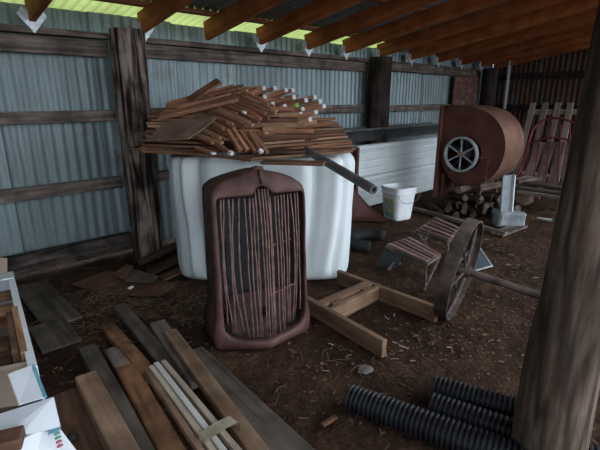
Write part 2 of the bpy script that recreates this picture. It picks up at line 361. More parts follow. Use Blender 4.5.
# wall timbers
def trim(n, x0, x1, z, W, T, y, mat='old_wood'):
    o = board('trim_%d' % n, (x0, y, z), (x1, y, z), T, W, mat, warp=.008); struct(o)
trim(1, -2.4, 1.78, 2.165, .05, .12, 4.47)          # plate cap
trim(2, -2.4, 1.78, 2.10, .135, .05, 4.50)
trim(3, 2.05, 5.68, 2.165, .05, .12, 4.47)
trim(4, 2.05, 5.68, 2.11, .13, .05, 4.50)
trim(5, 6.02, 9.3, 2.165, .15, .09, 4.48)
trim(6, -2.4, 1.78, 1.485, .105, .05, 4.50)
trim(7, 2.05, 5.68, 1.49, .115, .05, 4.50)
trim(8, 6.02, 9.3, 1.475, .105, .05, 4.50)
trim(9, -2.4, 1.78, .83, .115, .05, 4.50)
trim(10, 2.05, 9.3, .83, .115, .05, 4.50)
trim(11, -2.4, 1.80, .235, .17, .10, 4.46, 'sill_wood')
for k, z in ((12, 2.10), (13, 1.45), (14, .8)):
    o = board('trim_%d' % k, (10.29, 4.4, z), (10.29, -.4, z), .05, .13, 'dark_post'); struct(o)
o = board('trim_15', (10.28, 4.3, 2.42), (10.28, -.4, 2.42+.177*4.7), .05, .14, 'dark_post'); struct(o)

# posts
def log_post(name, x, y, z0, z1, r0, r1, mat, label, lumps=.012, flat=1.0, lean=(0, 0), seed=0, parts=None):
    bm = bmesh.new(); n = 28; rows = 34; rings = []
    for k in range(rows):
        t = k/(rows-1); z = z0+(z1-z0)*t; r = r0+(r1-r0)*t; ring = []
        for i in range(n):
            a = 2*PI*i/n; d = Vector((math.cos(a), math.sin(a), 0))
            q = r*(1+.05*math.cos(2*a+1)) + lumps*noise.noise(Vector((d.x*2+seed, d.y*2, z*1.1))) + lumps*.6*noise.noise(Vector((d.x*7+seed, d.y*7, z*1.8)))
            ring.append(bm.verts.new((d.x*q+lean[0]*t, d.y*q*flat+lean[1]*t, z-z0)))
        rings.append(ring)
    for a, b in zip(rings, rings[1:]):
        for i in range(n): bm.faces.new((a[i], a[(i+1) % n], b[(i+1) % n], b[i]))
    bm.faces.new(rings[0]); bm.faces.new(rings[-1])
    o = link(name, bm, mat, smooth=True); o.location = (x, y, z0)
    return tag(o, label, 'post')
log_post('wooden_post', 1.90, 4.29, -.05, 2.20, .150, .145, 'post_wood', 'weathered cracked log post between the two sheets of tin wall, left of the white tank', .02, seed=3)
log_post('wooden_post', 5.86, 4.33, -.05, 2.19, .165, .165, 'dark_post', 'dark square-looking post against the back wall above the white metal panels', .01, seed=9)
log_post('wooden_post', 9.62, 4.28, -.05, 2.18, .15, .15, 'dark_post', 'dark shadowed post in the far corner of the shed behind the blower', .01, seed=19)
_p = at_z(544, 463, 0)
fp = log_post('wooden_post', _p.x, _p.y, -.05, 3.10, .153, .088, 'front_post_wood', 'large smooth foreground log post at the right edge, with wavy grain', .016, seed=5, lean=(.03, -.03))
def bmtube(name, a, b, r, mat, parent=None):
    bm = bmesh.new(); tube(bm, a, b, r); return link(name, bm, mat, parent)
# conduit + rusty panel at far corner
_a = at_x(507, 80, 10.2); pst = board('pale_upright', (10.2, _a.y, 2.36), (10.2, _a.y, 1.35), .09, .04, 'galv'); tag(pst, 'pale narrow upright strip standing out in the far dark corner', 'board')
bm = bmesh.new(); prism(bm, [(8.42, 4.44, 2.0), (9.45, 4.44, 2.0), (9.45, 4.44, 1.0), (8.42, 4.44, 1.0)], (0, .02, 0))
tag(link('rusty_sheet', bm, 'rust_panel'), 'flaking rusty red panel hanging on the back wall above the blower', 'panel')

# rafters with brackets
ORD = ['first', 'second', 'third', 'fourth', 'fifth', 'sixth', 'seventh', 'eighth', 'ninth', 'tenth', 'eleventh', 'twelfth', 'thirteenth', 'fourteenth', 'fifteenth', 'sixteenth', 'seventeenth', 'eighteenth', 'nineteenth', 'twentieth', 'twenty-first']
RX = [1.16, 2.12, 2.86, 3.58, 4.38, 5.14, 5.95, 6.82, 7.70, 8.57, 9.43, 10.2]
for i, X in enumerate(RX):
    D = .19
    ya, yb = 4.47, -.55
    def rz(y): return roofz(y)-.045
    o = board('rafter', (X, ya, rz(ya)), (X, yb, rz(yb)), .05, D, 'rafter', warp=0)
    nb = ' with a pale metal bracket at its foot' if i not in (2, 11) else ' with no bracket at its foot'
    tag(o, 'orange-brown rafter%s, %s from the left' % (nb, ORD[i]), 'rafter', 'sloping rafters under the roof')
    if i not in (2, 11):
        # diamond shaped tie plate folded round the foot of the rafter, in world coordinates then parented
        bm = bmesh.new(); zb = rz(4.40)-D
        for s in (-1, 1):
            prism(bm, [(X+s*.028, 4.398, zb+.085), (X+s*.072, 4.398, zb+.10), (X+s*.112, 4.398, zb+.045), (X, 4.398, zb-.095), (X, 4.398, zb-.005), (X+s*.028, 4.398, zb-.005)], (0, .005, 0))
        bk = link('tie_plate', bm, 'galv', o); bpy.context.view_layer.update(); bk.matrix_parent_inverse = o.matrix_world.inverted()
        bk['label'] = 'pale galvanised tie plate'
# purlins
for k, y in enumerate((4.30, 3.25, 2.2, 1.15, .1)):
    o = board('purlin', (-2.5, y, roofz(y)), (10.25, y, roofz(y)), .10, .042, 'purlin', warp=0, roll=0)
    tag(o, '%s orange roof board lying across the rafters, counted from the back wall' % ORD[k], 'board', 'boards across the rafters')

# ================================================================ TANK
TC = Vector((0.722, -0.692, 0))*(-0.335) + Vector((0.692, 0.722, 0))*4.17
TANK_RZ = math.atan2(-0.692, 0.722)
def tank():
    hw, hd, Ht = .800, .50, 1.14
    r = root('plastic_tank', TC, 'large milky white ribbed plastic tank carrying the pile of boards', 'tank', TANK_RZ)
    bm = bmesh.new(); n = 160; rows = 40; rings = []
    def plan(t):
        c, s = math.cos(t), math.sin(t); e = 2/6.0
        return Vector((hw*math.copysign(abs(c)**e, c), hd*math.copysign(abs(s)**e, s), 0))
    for k in range(rows):
        q = k/(rows-1); ring = []
        if q < .1: z = .0+q*.6; ins = .06*(1-q/.1)**2
        elif q > .88: u = (q-.88)/.12; z = Ht-.10+.10*math.sin(u*PI/2); ins = .10*(1-math.cos(u*PI/2))
        else: z = .06+(q-.1)/.78*(Ht-.16); ins = 0
        for i in range(n):
            t = 2*PI*(i+.5)/n; p = plan(t); d = Vector((p.x/hw**1.2, p.y/hd**1.2, 0)).normalized()
            rib = 0
            if abs(p.y) > hd*.80:
                for c0, wd, am in ((-.68, .030, -.045), (-.60, .030, .03), (-.50, .03, -.05), (-.36, .06, .03), (.06, .07, -.07), (.28, .045, .035), (.40, .035, -.05), (.56, .05, .035), (.66, .03, -.04)):
                    cc = c0 + .05*math.sin((z-.2)*2.2)*(1 if c0 > 0 else -.2)
                    rib += am*math.exp(-((p.x-cc)/wd)**2)
                rib += .055*(1-(p.x/hw)**2)*math.sin(min(1, z/Ht*1.1)*PI*.55)
            else: rib = .02*math.cos(p.y*22)
            env = min(1, z/.12)
            v = p - d*ins + d*rib*env + d*.012*noise.noise(Vector((p.x*2, p.y*2, z*3)))
            v.z = z + (.03*math.cos(p.x*5+1) if q > .95 else 0)
            v.x *= 1+.035*(z/Ht-.6)
            ring.append(bm.verts.new(v))
        rings.append(ring)
    for a, b in zip(rings, rings[1:]):
        for i in range(n): bm.faces.new((a[i], a[(i+1) % n], b[(i+1) % n], b[i]))
    bm.faces.new(rings[0])
    # top: concentric
    last = rings[-1]
    for s in (.8, .5, .2):
        ring = [bm.verts.new((v.co.x*s, v.co.y*s, Ht+.0)) for v in rings[-1]]
        for i in range(n): bm.faces.new((last[i], last[(i+1) % n], ring[(i+1) % n], ring[i]))
        last = ring
    bm.faces.new(last)
    link('tank_body', bm, 'poly', r, smooth=True)
    bm = bmesh.new()
    tube(bm, (-.1, .1, Ht-.005), (-.1, .1, Ht+.012), .12, n=24)
    link('filler_cap', bm, 'poly', r)
tank()

# ================================================================ WOOD PILE
def q3(x, y, n): return at_n(x, y, n)
GP = 'wooden stakes heaped on the white tank'
# base sheet under the pile
bm = bmesh.new()
P_ = [q3(128, 150, 3.70), q3(290, 160.5, 3.50), q3(352, 149, 3.75), at_n(330, 140, 4.5), at_n(160, 138, 4.5)]
P_ = [Vector((p.x, p.y, 1.175 if i else 1.18)) for i, p in enumerate(P_)]
prism(bm, P_, (0, 0, .016))
tag(link('base_board', bm, 'brown_board'), 'dark red-brown sheet lying flat on the tank under the heaped wood', 'board')
bm = bmesh.new()
a = at_z(262, 163, 1.155); b = at_z(324, 164.5, 1.155)
o = board('board', (a.x, a.y, 1.172), (b.x, b.y, 1.172), .14, .02, 'brown_board'); tag(o, 'short dark brown board poking out under the sheet above the grille', 'board')
def stake(p0, p1, W, T, mat, tip=None, label='', group=GP, roll=0.0, name='wooden_stake', cat='stake'):
    o = board(name, p0, p1, W, T, mat, roll=roll, warp=.003, bev=.002)
    tag(o, label, cat, group)
    if tip:
        L = (Vector(p1)-Vector(p0)).length; bm = bmesh.new()
        box(bm, (L-.008, 0, -T/2), (.030, W+.003, T+.003), bev=.001)
        tp = link('painted_tip', bm, tip, o)
    return o
# boards stacked flat in the middle
for k in range(8):
    z = 1.215+.043*k
    for j in range(4):
        c = TC + Vector((.692, .722, 0))*(-.30+.2*j+R.uniform(-.03, .03)+.02*k); u = Vector((.722, -.692, 0))
        a = c - u*R.uniform(.62, .78)*(1-.06*k); b = c + u*R.uniform(.42, .60)*(1-.07*k)
        stake((a.x, a.y, z), (b.x, b.y, z+R.uniform(-.005, .005)), .17, .038, R.choice(['brown_board', 'stake', 'lath']), None,
              'flat brown board in layer %s from the bottom, %s row of the heap' % (ORD[k], ('front', 'second', 'third', 'back')[j]), 'boards stacked flat in the middle of the heap', name='flat_board', cat='board')
# left fan of long boards
for k in range(13):
    yl = 149-3.4*k + R.uniform(-1, 1); xl = 141+1.2*k+R.uniform(-3, 3); yr = 157-4.0*k; xr = 230+R.uniform(-18, 8)
    n0 = 3.72+.022*k
    stake(q3(xl, yl, n0), q3(xr, yr-3, n0-.05), .11, .020, R.choice(['brown_board', 'stake', 'lath', 'stake']), None, 'long thin brown board of the left fan of the heap, %s from the bottom' % ORD[k], 'long boards fanned on the left of the heap', name='long_board', cat='board')
for k in range(9):
    for j in range(2):
        stake(q3(157+1.6*k+R.uniform(-2, 2), 119-2.2*k, 3.82+.035*k+.12*j), q3(244+R.uniform(-16, 4), 101-2.1*k, 3.86+.035*k+.12*j), .07, .020, R.choice(['stake', 'lath', 'stake', 'brown_board']), None,
          'sloping board at the top left of the heap, %s from the bottom, %s row' % (ORD[k], ('front', 'back')[j]), 'boards sloping up at the top left of the heap', name='sloping_board', cat='board')
# plywood piece
bm = bmesh.new(); pp = [q3(146, 140, 3.60), q3(188, 138, 3.55), q3(200, 126, 3.62), q3(222, 113, 3.84), q3(204, 109, 3.9), q3(164, 122, 3.8)]
nn = (pp[1]-pp[0]).cross(pp[3]-pp[0]).normalized(); c0 = pp[0]
pp = [p-nn*(p-c0).dot(nn) for p in pp]; prism(bm, pp, (0, 0, -.012))
tag(link('plywood_sheet', bm, 'ply'), 'dull brown curved plywood offcut on the left of the heap beside the log post', 'plywood')
# right fan of tan laths
for k in range(11):
    for j in range(2):
        yr = 147-2.9*k+R.uniform(-.8, .8); xr = 354-1.9*k-j*R.uniform(2, 16); yl = 158.5-3.6*k
        xl = 236+R.uniform(-8, 24)
        stake(q3(xl, yl, 3.60+.035*k+.12*j), q3(xr, yr, 3.82+.035*k+.12*j), .085, .020, R.choice(['lath', 'lath', 'lath', 'stake', 'lath', 'brown_board']), None,
              'long tan board of the right fan of the heap, %s from the bottom, %s row' % (ORD[k], ('front', 'back')[j]), 'long boards fanned on the right of the heap', name='tan_board', cat='board')
stake(q3(243, 158, 3.50), q3(352, 149.5, 3.66), .05, .02, 'lath', None, 'lowest front board of the heap, rising along the tank edge to the right', None, name='front_board', cat='board')
stake(q3(148, 148, 3.52), q3(252, 158.5, 3.44), .05, .02, 'brown_board', None, 'lowest front board of the heap, falling along the tank edge to the right', None, name='front_board', cat='board')
# white tipped stakes at the top right
tips = [(247, 90), (253, 94), (264, 86), (265, 95), (275, 86), (286, 88), (273, 102), (285, 104), (275, 109), (297, 103), (303, 107), (306, 98), (301, 112), (310, 117), (315, 95), (324, 104), (294, 95), (283, 97), (316, 110), (293, 88), (320, 99)]
for i, (x, y) in enumerate(tips):
    L = R.uniform(60, 95); n1 = 3.93 + (118-y)*.012 + R.uniform(-.03, .03)
    tip = 'green_paint' if (x, y) == (297, 103) else 'white'
    lb = 'brown stake with a white painted end high on the heap' if tip == 'white' else 'brown stake with a green painted end high on the heap'
    if tip == 'white':
        lb = 'white-ended stake high on the heap, %s white end from the left' % ORD[sorted(q for q in tips if q != (297, 103)).index((x, y))]
    stake(q3(x-L, y+L*.30+R.uniform(-5, 5), n1-.12), q3(x, y, n1), .045, .034, 'stake', tip, lb, GP+' with white ends' if tip == 'white' else None)
for i in range(60):
    x = R.uniform(222, 320); y0 = 85+(max(0, x-262))*.26; y = R.uniform(y0, min(120, y0+26))
    L = R.uniform(35, 80); n1 = 3.96+(118-y)*.012+R.uniform(0, .06)
    stake(q3(x-L, y+L*R.uniform(.12, .42), n1-.12), q3(x, y, n1), .045, .034, R.choice(['stake', 'stake', 'stake', 'lath', 'brown_board']), None, 'plain brown stake among the white-ended ones high on the heap', GP+', plain ends')
# two bundles slanting down to the right
def bundle(rows, L0, L1, slope, nf, whites, nm, seed, dn=.30):
    for i, (x, y) in enumerate(rows):
        L = R.uniform(L0, L1); n1 = nf(y); tip = 'white' if i in whites else None
        stake(q3(x-L, y-L*slope+R.uniform(-2, 2), n1+dn), q3(x+R.uniform(-3, 3), y+R.uniform(-1, 1), n1), .038, .026, R.choice(['stake', 'stake', 'lath']), tip,
              '%s stake of the %s counted downwards, slanting right' % (ORD[i], nm) + (', white painted end' if tip else ', plain end'), nm + (' with white ends' if tip else ', plain ends'))
bundle([(x, y) for y, xs in ((112, (236, 243)), (117, (232, 240)), (122, (228, 236, 243)), (127, (226, 234)), (132, (222, 230)), (137, (219, 227)), (142, (212, 220))) for x in xs], 32, 48, .45, lambda y: 3.56+(142-y)*.008, (1, 6), 'central bundle', 1)
bundle([(x, y) for y, xs in ((105, (268, 275)), (109, (262, 270, 278)), (113, (259, 267, 275)), (117, (254, 263, 271)), (121, (250, 259)), (125, (247, 255))) for x in xs], 24, 40, .45, lambda y: 3.72+(121-y)*.010, (), 'upper middle bundle', 2, dn=.16)
for i, (x0, y0, x1, y1) in enumerate([(228, 129, 241, 150), (234, 128, 248, 149), (241, 130, 256, 151), (249, 130, 262, 151), (254, 133, 268, 152), (196, 146, 214, 153), (214, 141, 232, 152)]):
    stake(q3(x0, y0, 3.60), q3(x1, y1, 3.48), .034, .026, 'stake', 'white' if i in (3, 5, 6) else None,
          'short steep stake at the front of the heap, %s from the left, ' % ORD[(2, 3, 4, 5, 6, 0, 1)[i]] + ('white painted end' if i in (3, 5, 6) else 'plain end'), 'steep stakes at the front of the heap' + (' with white ends' if i in (3, 5, 6) else ', plain ends'))
o = board('wedge_board', q3(188, 100, 4.02), q3(219, 80, 4.12), .10, .02, 'stake', roll=.5); tag(o, 'short brown offcut standing up at the top left of the heap', 'board')
# grey pipe
bm = bmesh.new(); a = at_n(306, 150, 3.62); b = at_n(374, 190, 2.95)
def hollow(bm, a, b, ro, ri, n=20):
    a = Vector(a); b = Vector(b); B = basis(b-a); rs = []
    for p, r in ((a, ri), (a, ro), (b, ro), (b, ri)):
        rs.append([bm.verts.new(p+r*(math.cos(2*PI*i/n)*B.col[1]+math.sin(2*PI*i/n)*B.col[2])) for i in range(n)])
    for k in range(4):
        p, q = rs[k], rs[(k+1) % 4]
        for i in range(n): bm.faces.new((p[i], p[(i+1) % n], q[(i+1) % n], q[i]))
hollow(bm, a, b, .034, .022)
tag(link('metal_pipe', bm, 'pipe_grey', smooth=False), 'grey metal pipe jutting down from under the heap past the tank corner', 'pipe')

# ================================================================ RADIATOR SHELL
def grille():
    r = root('radiator_grille_shell', (1.69, 2.11, 0), 'rusty purple-brown vehicle radiator grille shell standing before the white tank', 'grille shell', 0)
    r.rotation_euler = (math.radians(-2), 0, math.radians(-20))
    HW = .315
    def bow(x, z):
        k = max(0, 1-abs(x)/.36); s = .13*(1-.45*min(1, z/1.1)); return -s*(k**1.1)
    def outer(t):    # t 0..1 clockwise from bottom centre going left, up, over, down right
        pts = [(0, .0), (-.20, .0), (-.34, .0), (-.345, .12), (-.322, .25), (-.312, .5), (-.312, .8), (-.312, .95), (-.303, 1.055), (-.235, 1.11), (-.15, 1.14), (-.05, 1.165), (0, 1.175)]
        full = pts + [(-x, z) for x, z in pts[-2:0:-1]] + [pts[0]]
        return full
    inner = [(0, .060), (-.16, .066), (-.24, .088), (-.278, .135), (-.280, .26), (-.280, .5), (-.280, .8), (-.280, 1.0), (-.27, 1.014), (-.19, 1.016), (-.065, 1.018), (-.042, 1.055), (0, 1.078)]
    full_i = inner + [(-x*1.05, z) for x, z in inner[-2:0:-1]]
    o_ = outer(0)[:-1]
    def resample(P, m):
        # linear subdivision, same count for both loops
        out = []
        n = len(P)
        for i in range(n):
            a, b = P[i], P[(i+1) % n]
            for k in range(m): out.append((a[0]+(b[0]-a[0])*k/m, a[1]+(b[1]-a[1])*k/m))
        for _ in range(1):
            out = [((out[i-1][0]+2*out[i][0]+out[(i+1) % len(out)][0])/4, (out[i-1][1]+2*out[i][1]+out[(i+1) % len(out)][1])/4) for i in range(len(out))]
        return out
    I = resample(full_i, 4); O = resample(o_, 4); n = len(I)
    bm = bmesh.new(); rings = []
    prof = [(0, .05, 0), (0, .004, 0), (.10, -.004, 0), (.5, -.006, 0), (.88, -.002, 0), (1, .010, 0), (1.0, .06, .0), (1.0, .20, -.0), (1.0, .34, -.01)]
    for f, dy, dz in prof:
        ring = []
        for i in range(n):
            x = I[i][0]+(O[i][0]-I[i][0])*f; z = I[i][1]+(O[i][1]-I[i][1])*f
            by = bow(x, z)*(1 if dy < .1 else max(0, 1-(dy-.05)/.25))
            if z > 1.05 and dy > .05: z -= (z-1.05)*.25*(dy-.05)/.3
            xx = x*(1 - (.05 if dy > .15 else 0)*(0 if z < .2 else 1))
            y = by+dy + (.10 if False else 0) + max(0, z-1.0)*.35
            d = .006*noise.noise(Vector((x*5, dy*5, z*5)))
            ring.append(bm.verts.new((xx+d, y+d, max(.004, z+dz+d))))
        rings.append(ring)
    # inner wall facing back
    ring = [bm.verts.new((v.co.x*.95, v.co.y, v.co.z*.985+.004)) for v in rings[-1]]; rings.append(ring)
    ring = [bm.verts.new((O[i][0]*.93, .10+bow(O[i][0], O[i][1])*.6, .012+O[i][1]*.97)) for i in range(n)]; rings.append(ring)
    rings.append(rings[0])
    for a, b in zip(rings, rings[1:]):
        for i in range(n): bm.faces.new((a[i], a[(i+1) % n], b[(i+1) % n], b[i]))
    link('shell', bm, 'rust_shell', r, smooth=True)
    # raised centre ridge and cap
    bm = bmesh.new(); polytube(bm, [(0, -.055, 1.09), (0, -.02, 1.16), (0, .04, 1.176), (0, .16, 1.155), (0, .3, 1.12)], [.008, .014, .016, .012, .008], 10)
    link('hood_ridge', bm, 'rust_shell', r, smooth=True)
    bm = bmesh.new(); tube(bm, (0, .03, 1.165), (0, .03, 1.185), .045, .036, 16); link('cap_socket', bm, 'rust_shell', r)
    # bars
    G = random.Random(3)
    xs = [-.235, -.215, -.19, -.165, -.135, -.10, -.075, -.055, -.038, -.018, 0.0, .018, .038, .046, .078, .10, .12, .142, .164, .188, .214, .236]
    for i, x in enumerate(xs):
        zt = 1.055 if abs(x) < .04 else 1.005
        zb = .085 if abs(x) < .14 else (.13 if abs(x) < .21 else .19)
        bend = (.035 if i in (1, 3, 4, 19, 20) else .006)*(1 if i > 8 else -1)*G.uniform(.4, 1)
        x *= 1.08; sx = G.uniform(-.008, .008) + (.02 if i in (3, 4) else 0) - (.02 if i == 20 else 0)
        pts = []
        for k in range(9):
            t = k/8; z = zb+(zt-zb)*t
            xx = x + bend*math.sin(PI*t)*1.0 + sx*(1-t) + .003*G.uniform(-1, 1)
            pts.append((xx, bow(xx, z)+.012+max(0, z-1.0)*.3, z))
        bm = bmesh.new(); polytube(bm, pts, .0052, 6); link('grille_bar', bm, 'rust_bar', r, smooth=True)
    for z, x0, x1 in ((.68, 0, .20), (.36, .02, .21)):
        bm = bmesh.new(); polytube(bm, [(x0+(x1-x0)*k/4, bow(x0+(x1-x0)*k/4, z)+.022, z+.006*k) for k in range(5)], .004, 6); link('cross_bar', bm, 'rust_bar', r)
    bm = bmesh.new(); box(bm, (0, .16, .65), (.56, .03, .80)); link('radiator_core', bm, 'core', r)
    # lower baffle plate with round hole
    bm = bmesh.new()
    hx, hz, hr = .03, .17, .045; m = 32; a_, b_ = [], []
    for i in range(m):
        an = 2*PI*i/m; c, s = math.cos(an), math.sin(an)
        a_.append(bm.verts.new((hx+hr*c, .075, hz+hr*s)))
        k = min((.24)/max(1e-6, abs(c)), ((.17) if s > 0 else .13)/max(1e-6, abs(s)))
        b_.append(bm.verts.new((hx+c*k*.98, .075, hz+s*k)))
    for i in range(m): bm.faces.new((a_[i], a_[(i+1) % m], b_[(i+1) % m], b_[i]))
    ret = bmesh.ops.extrude_face_region(bm, geom=bm.faces[:]); bmesh.ops.translate(bm, vec=(0, .006, 0), verts=[v for v in ret['geom'] if isinstance(v, bmesh.types.BMVert)])
    link('baffle_plate', bm, 'rust_dark', r)
    bm = bmesh.new(); prism(bm, [(-.205, .12, .42), (-.11, .12, .42), (-.11, .12, .98), (-.205, .12, .98)], (0, .01, 0)); link('core_panel', bm, 'core', r)
grille()

# ================================================================ WHITE PANELS, TROUGH
def white_panels():
    for z0, z1, lb in ((0.0, .47, 'lower ribbed white metal panel standing on the dirt behind the bucket'), (.475, .935, 'upper ribbed white metal panel, on the lower one right of the tank')):
        bm = bmesh.new(); prof = []
        m = 24
        for k in range(m+1):
            t = k/m; z = z0+(z1-z0)*t
            y = 4.0 - (.02 if t > .86 else 0) + .014*(abs(math.sin(t*PI*4)) < .25) + .0
            prof.append((y, z))
        a = [bm.verts.new((4.96, y, z)) for y, z in prof]; b = [bm.verts.new((6.05, y, z)) for y, z in prof]; c = [bm.verts.new((7.2, y, z)) for y, z in prof]
        d = [bm.verts.new((x, 4.09, z)) for z in (z1, z0) for x in (4.96, 7.2)]
        for k in range(m):
            bm.faces.new((a[k], b[k], b[k+1], a[k+1])); bm.faces.new((b[k], c[k], c[k+1], b[k+1]))
        bm.faces.new((a[-1], b[-1], c[-1], d[1], d[0])); bm.faces.new((d[0], d[1], d[3], d[2]))
        bm.faces.new(a+[d[0], d[2]])
        tag(link('ribbed_siding', bm, 'white_sheet'), lb, 'panel')
    bm = bmesh.new(); box(bm, (4.93, 4.02, .46), (.05, .14, .92), bev=.004)
    tag(link('end_board', bm, 'blower_face'), 'dark red upright board closing the left end of the white panels', 'board')
    # bent rusty sheet
    bm = bmesh.new(); m = 14; top = []; 
    for k in range(m+1):
        t = k/m; x = 3.60+.62*t
        top.append([bm.verts.new((4.30+.50*t+.03*math.sin(s_*3), 3.62-.30*t*s_+.05*math.sin(t*5), .015+(1-s_)*(.78-.70*t**.8))) for s_ in (0, .25, .5, .75, 1)])
    for a, b in zip(top, top[1:]):
        for j in range(4): bm.faces.new((a[j], b[j], b[j+1], a[j+1]))
    bmesh.ops.solidify(bm, geom=bm.faces[:], thickness=.006)
    tag(link('rusty_sheet', bm, 'blower_face', smooth=True), 'bent dark red rusty sheet leaning between tank and bucket', 'sheet metal')
white_panels()
# dark trough
bm = bmesh.new(); m = 12; A = []; X0, X1 = 4.72, 7.7
for x in (X0, X1):
    row = []
    for k in range(m+1):
        t = PI+PI*k/m; row.append(bm.verts.new((x, 4.30+.14*math.cos(t), 1.14+.19*math.sin(t))))
    A.append(row)
for k in range(m): bm.faces.new((A[0][k], A[1][k], A[1][k+1], A[0][k+1]))
bmesh.ops.solidify(bm, geom=bm.faces[:], thickness=.006)
trg = link('metal_trough', bm, 'dark_metal', smooth=True)
for yy in (4.16, 4.44):
    bm = bmesh.new(); tube(bm, (X0, yy, 1.14), (X1, yy, 1.14), .016, n=8); link('rim', bm, 'pipe_grey', trg)['label'] = 'lighter rolled rim'
tag(trg, 'long dark grey metal trough lying behind the top of the white panels', 'trough')
for xx in (5.3, 6.9):
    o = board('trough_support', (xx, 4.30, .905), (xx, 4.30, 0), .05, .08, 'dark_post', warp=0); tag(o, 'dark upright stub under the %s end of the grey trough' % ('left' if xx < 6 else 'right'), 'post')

# ================================================================ BUCKET
def bucket():
    c = at_z(397, 218, 0); r = root('plastic_bucket', (c.x, c.y, 0.0), 'square white plastic bucket with worn coloured label, standing on the dirt', 'bucket', math.radians(-12))
    def loop(h, z, n=40):
        out = []
        for i in range(n):
            t = 2*PI*(i+.5)/n; a, b = math.cos(t), math.sin(t); e = 2/5
            out.append(((h*math.copysign(abs(a)**e, a)), (h*math.copysign(abs(b)**e, b)), z))
        return out
    bm = bmesh.new(); Hh = .45
    prof = [(.135, 0), (.145, .012), (.178, .36), (.190, .362), (.190, .376), (.181, .378), (.183, Hh-.03), (.194, Hh-.028), (.194, Hh), (.178, Hh), (.168, .3), (.132, .02)]
    rings = [[bm.verts.new(p) for p in loop(h, z)] for h, z in prof]
    for a, b in zip(rings, rings[1:]):
        for i in range(40): bm.faces.new((a[i], a[(i+1) % 40], b[(i+1) % 40], b[i]))
    bm.faces.new(rings[0]); bm.faces.new(rings[-1])
    link('bucket_body', bm, 'white', r, smooth=False)
    # label patches on the faces
    mats = {'yellow': mottled('bucket_yellow', (.5, .42, .2), (.66, .6, .36), 20, .6, 0, 0)}
    M['yellow_print'] = mats['yellow']
    bm = bmesh.new()
    def patch(u0, u1, z0, z1, mi):
        def y(z): return -(.146+.033*(z/.36))-.003
        prism(bm, [(u0, y(z0), z0), (u1, y(z0), z0), (u1, y(z1), z1), (u0, y(z1), z1)], (0, .004, 0), mi)
    def patchx(u0, u1, z0, z1, mi):
        def y(z): return -(.146+.033*(z/.36))-.003
        prism(bm, [(y(z0), u0, z0), (y(z0), u1, z0), (y(z1), u1, z1), (y(z1), u0, z1)], (.004, 0, 0), mi)
    patchx(-.10, .10, .04, .30, 0)
    for k, (u, z, s) in enumerate([(-.05, .07, .035), (.03, .08, .045), (.06, .16, .03), (-.02, .18, .03), (-.06, .22, .025), (.04, .24, .03)]):
        def y(z): return -(.146+.033*(z/.36))-.0045
        zz = z; prism(bm, [(y(zz+s*math.sin(2*PI*q/8)), u+s*math.cos(2*PI*q/8), zz+s*math.sin(2*PI*q/8)) for q in range(8)], (.002, 0, 0), 1)
    link('label_patch', bm, ['yellow_print', 'card_blue'], r)
    bm = bmesh.new(); polytube(bm, [(.195*math.cos(t), -.2-.02*math.sin(t), .37-.12*math.sin(t)) for t in [PI*k/12 for k in range(13)]], .003, 6)
    link('bail_handle', bm, 'pipe_grey', r)
bucket()

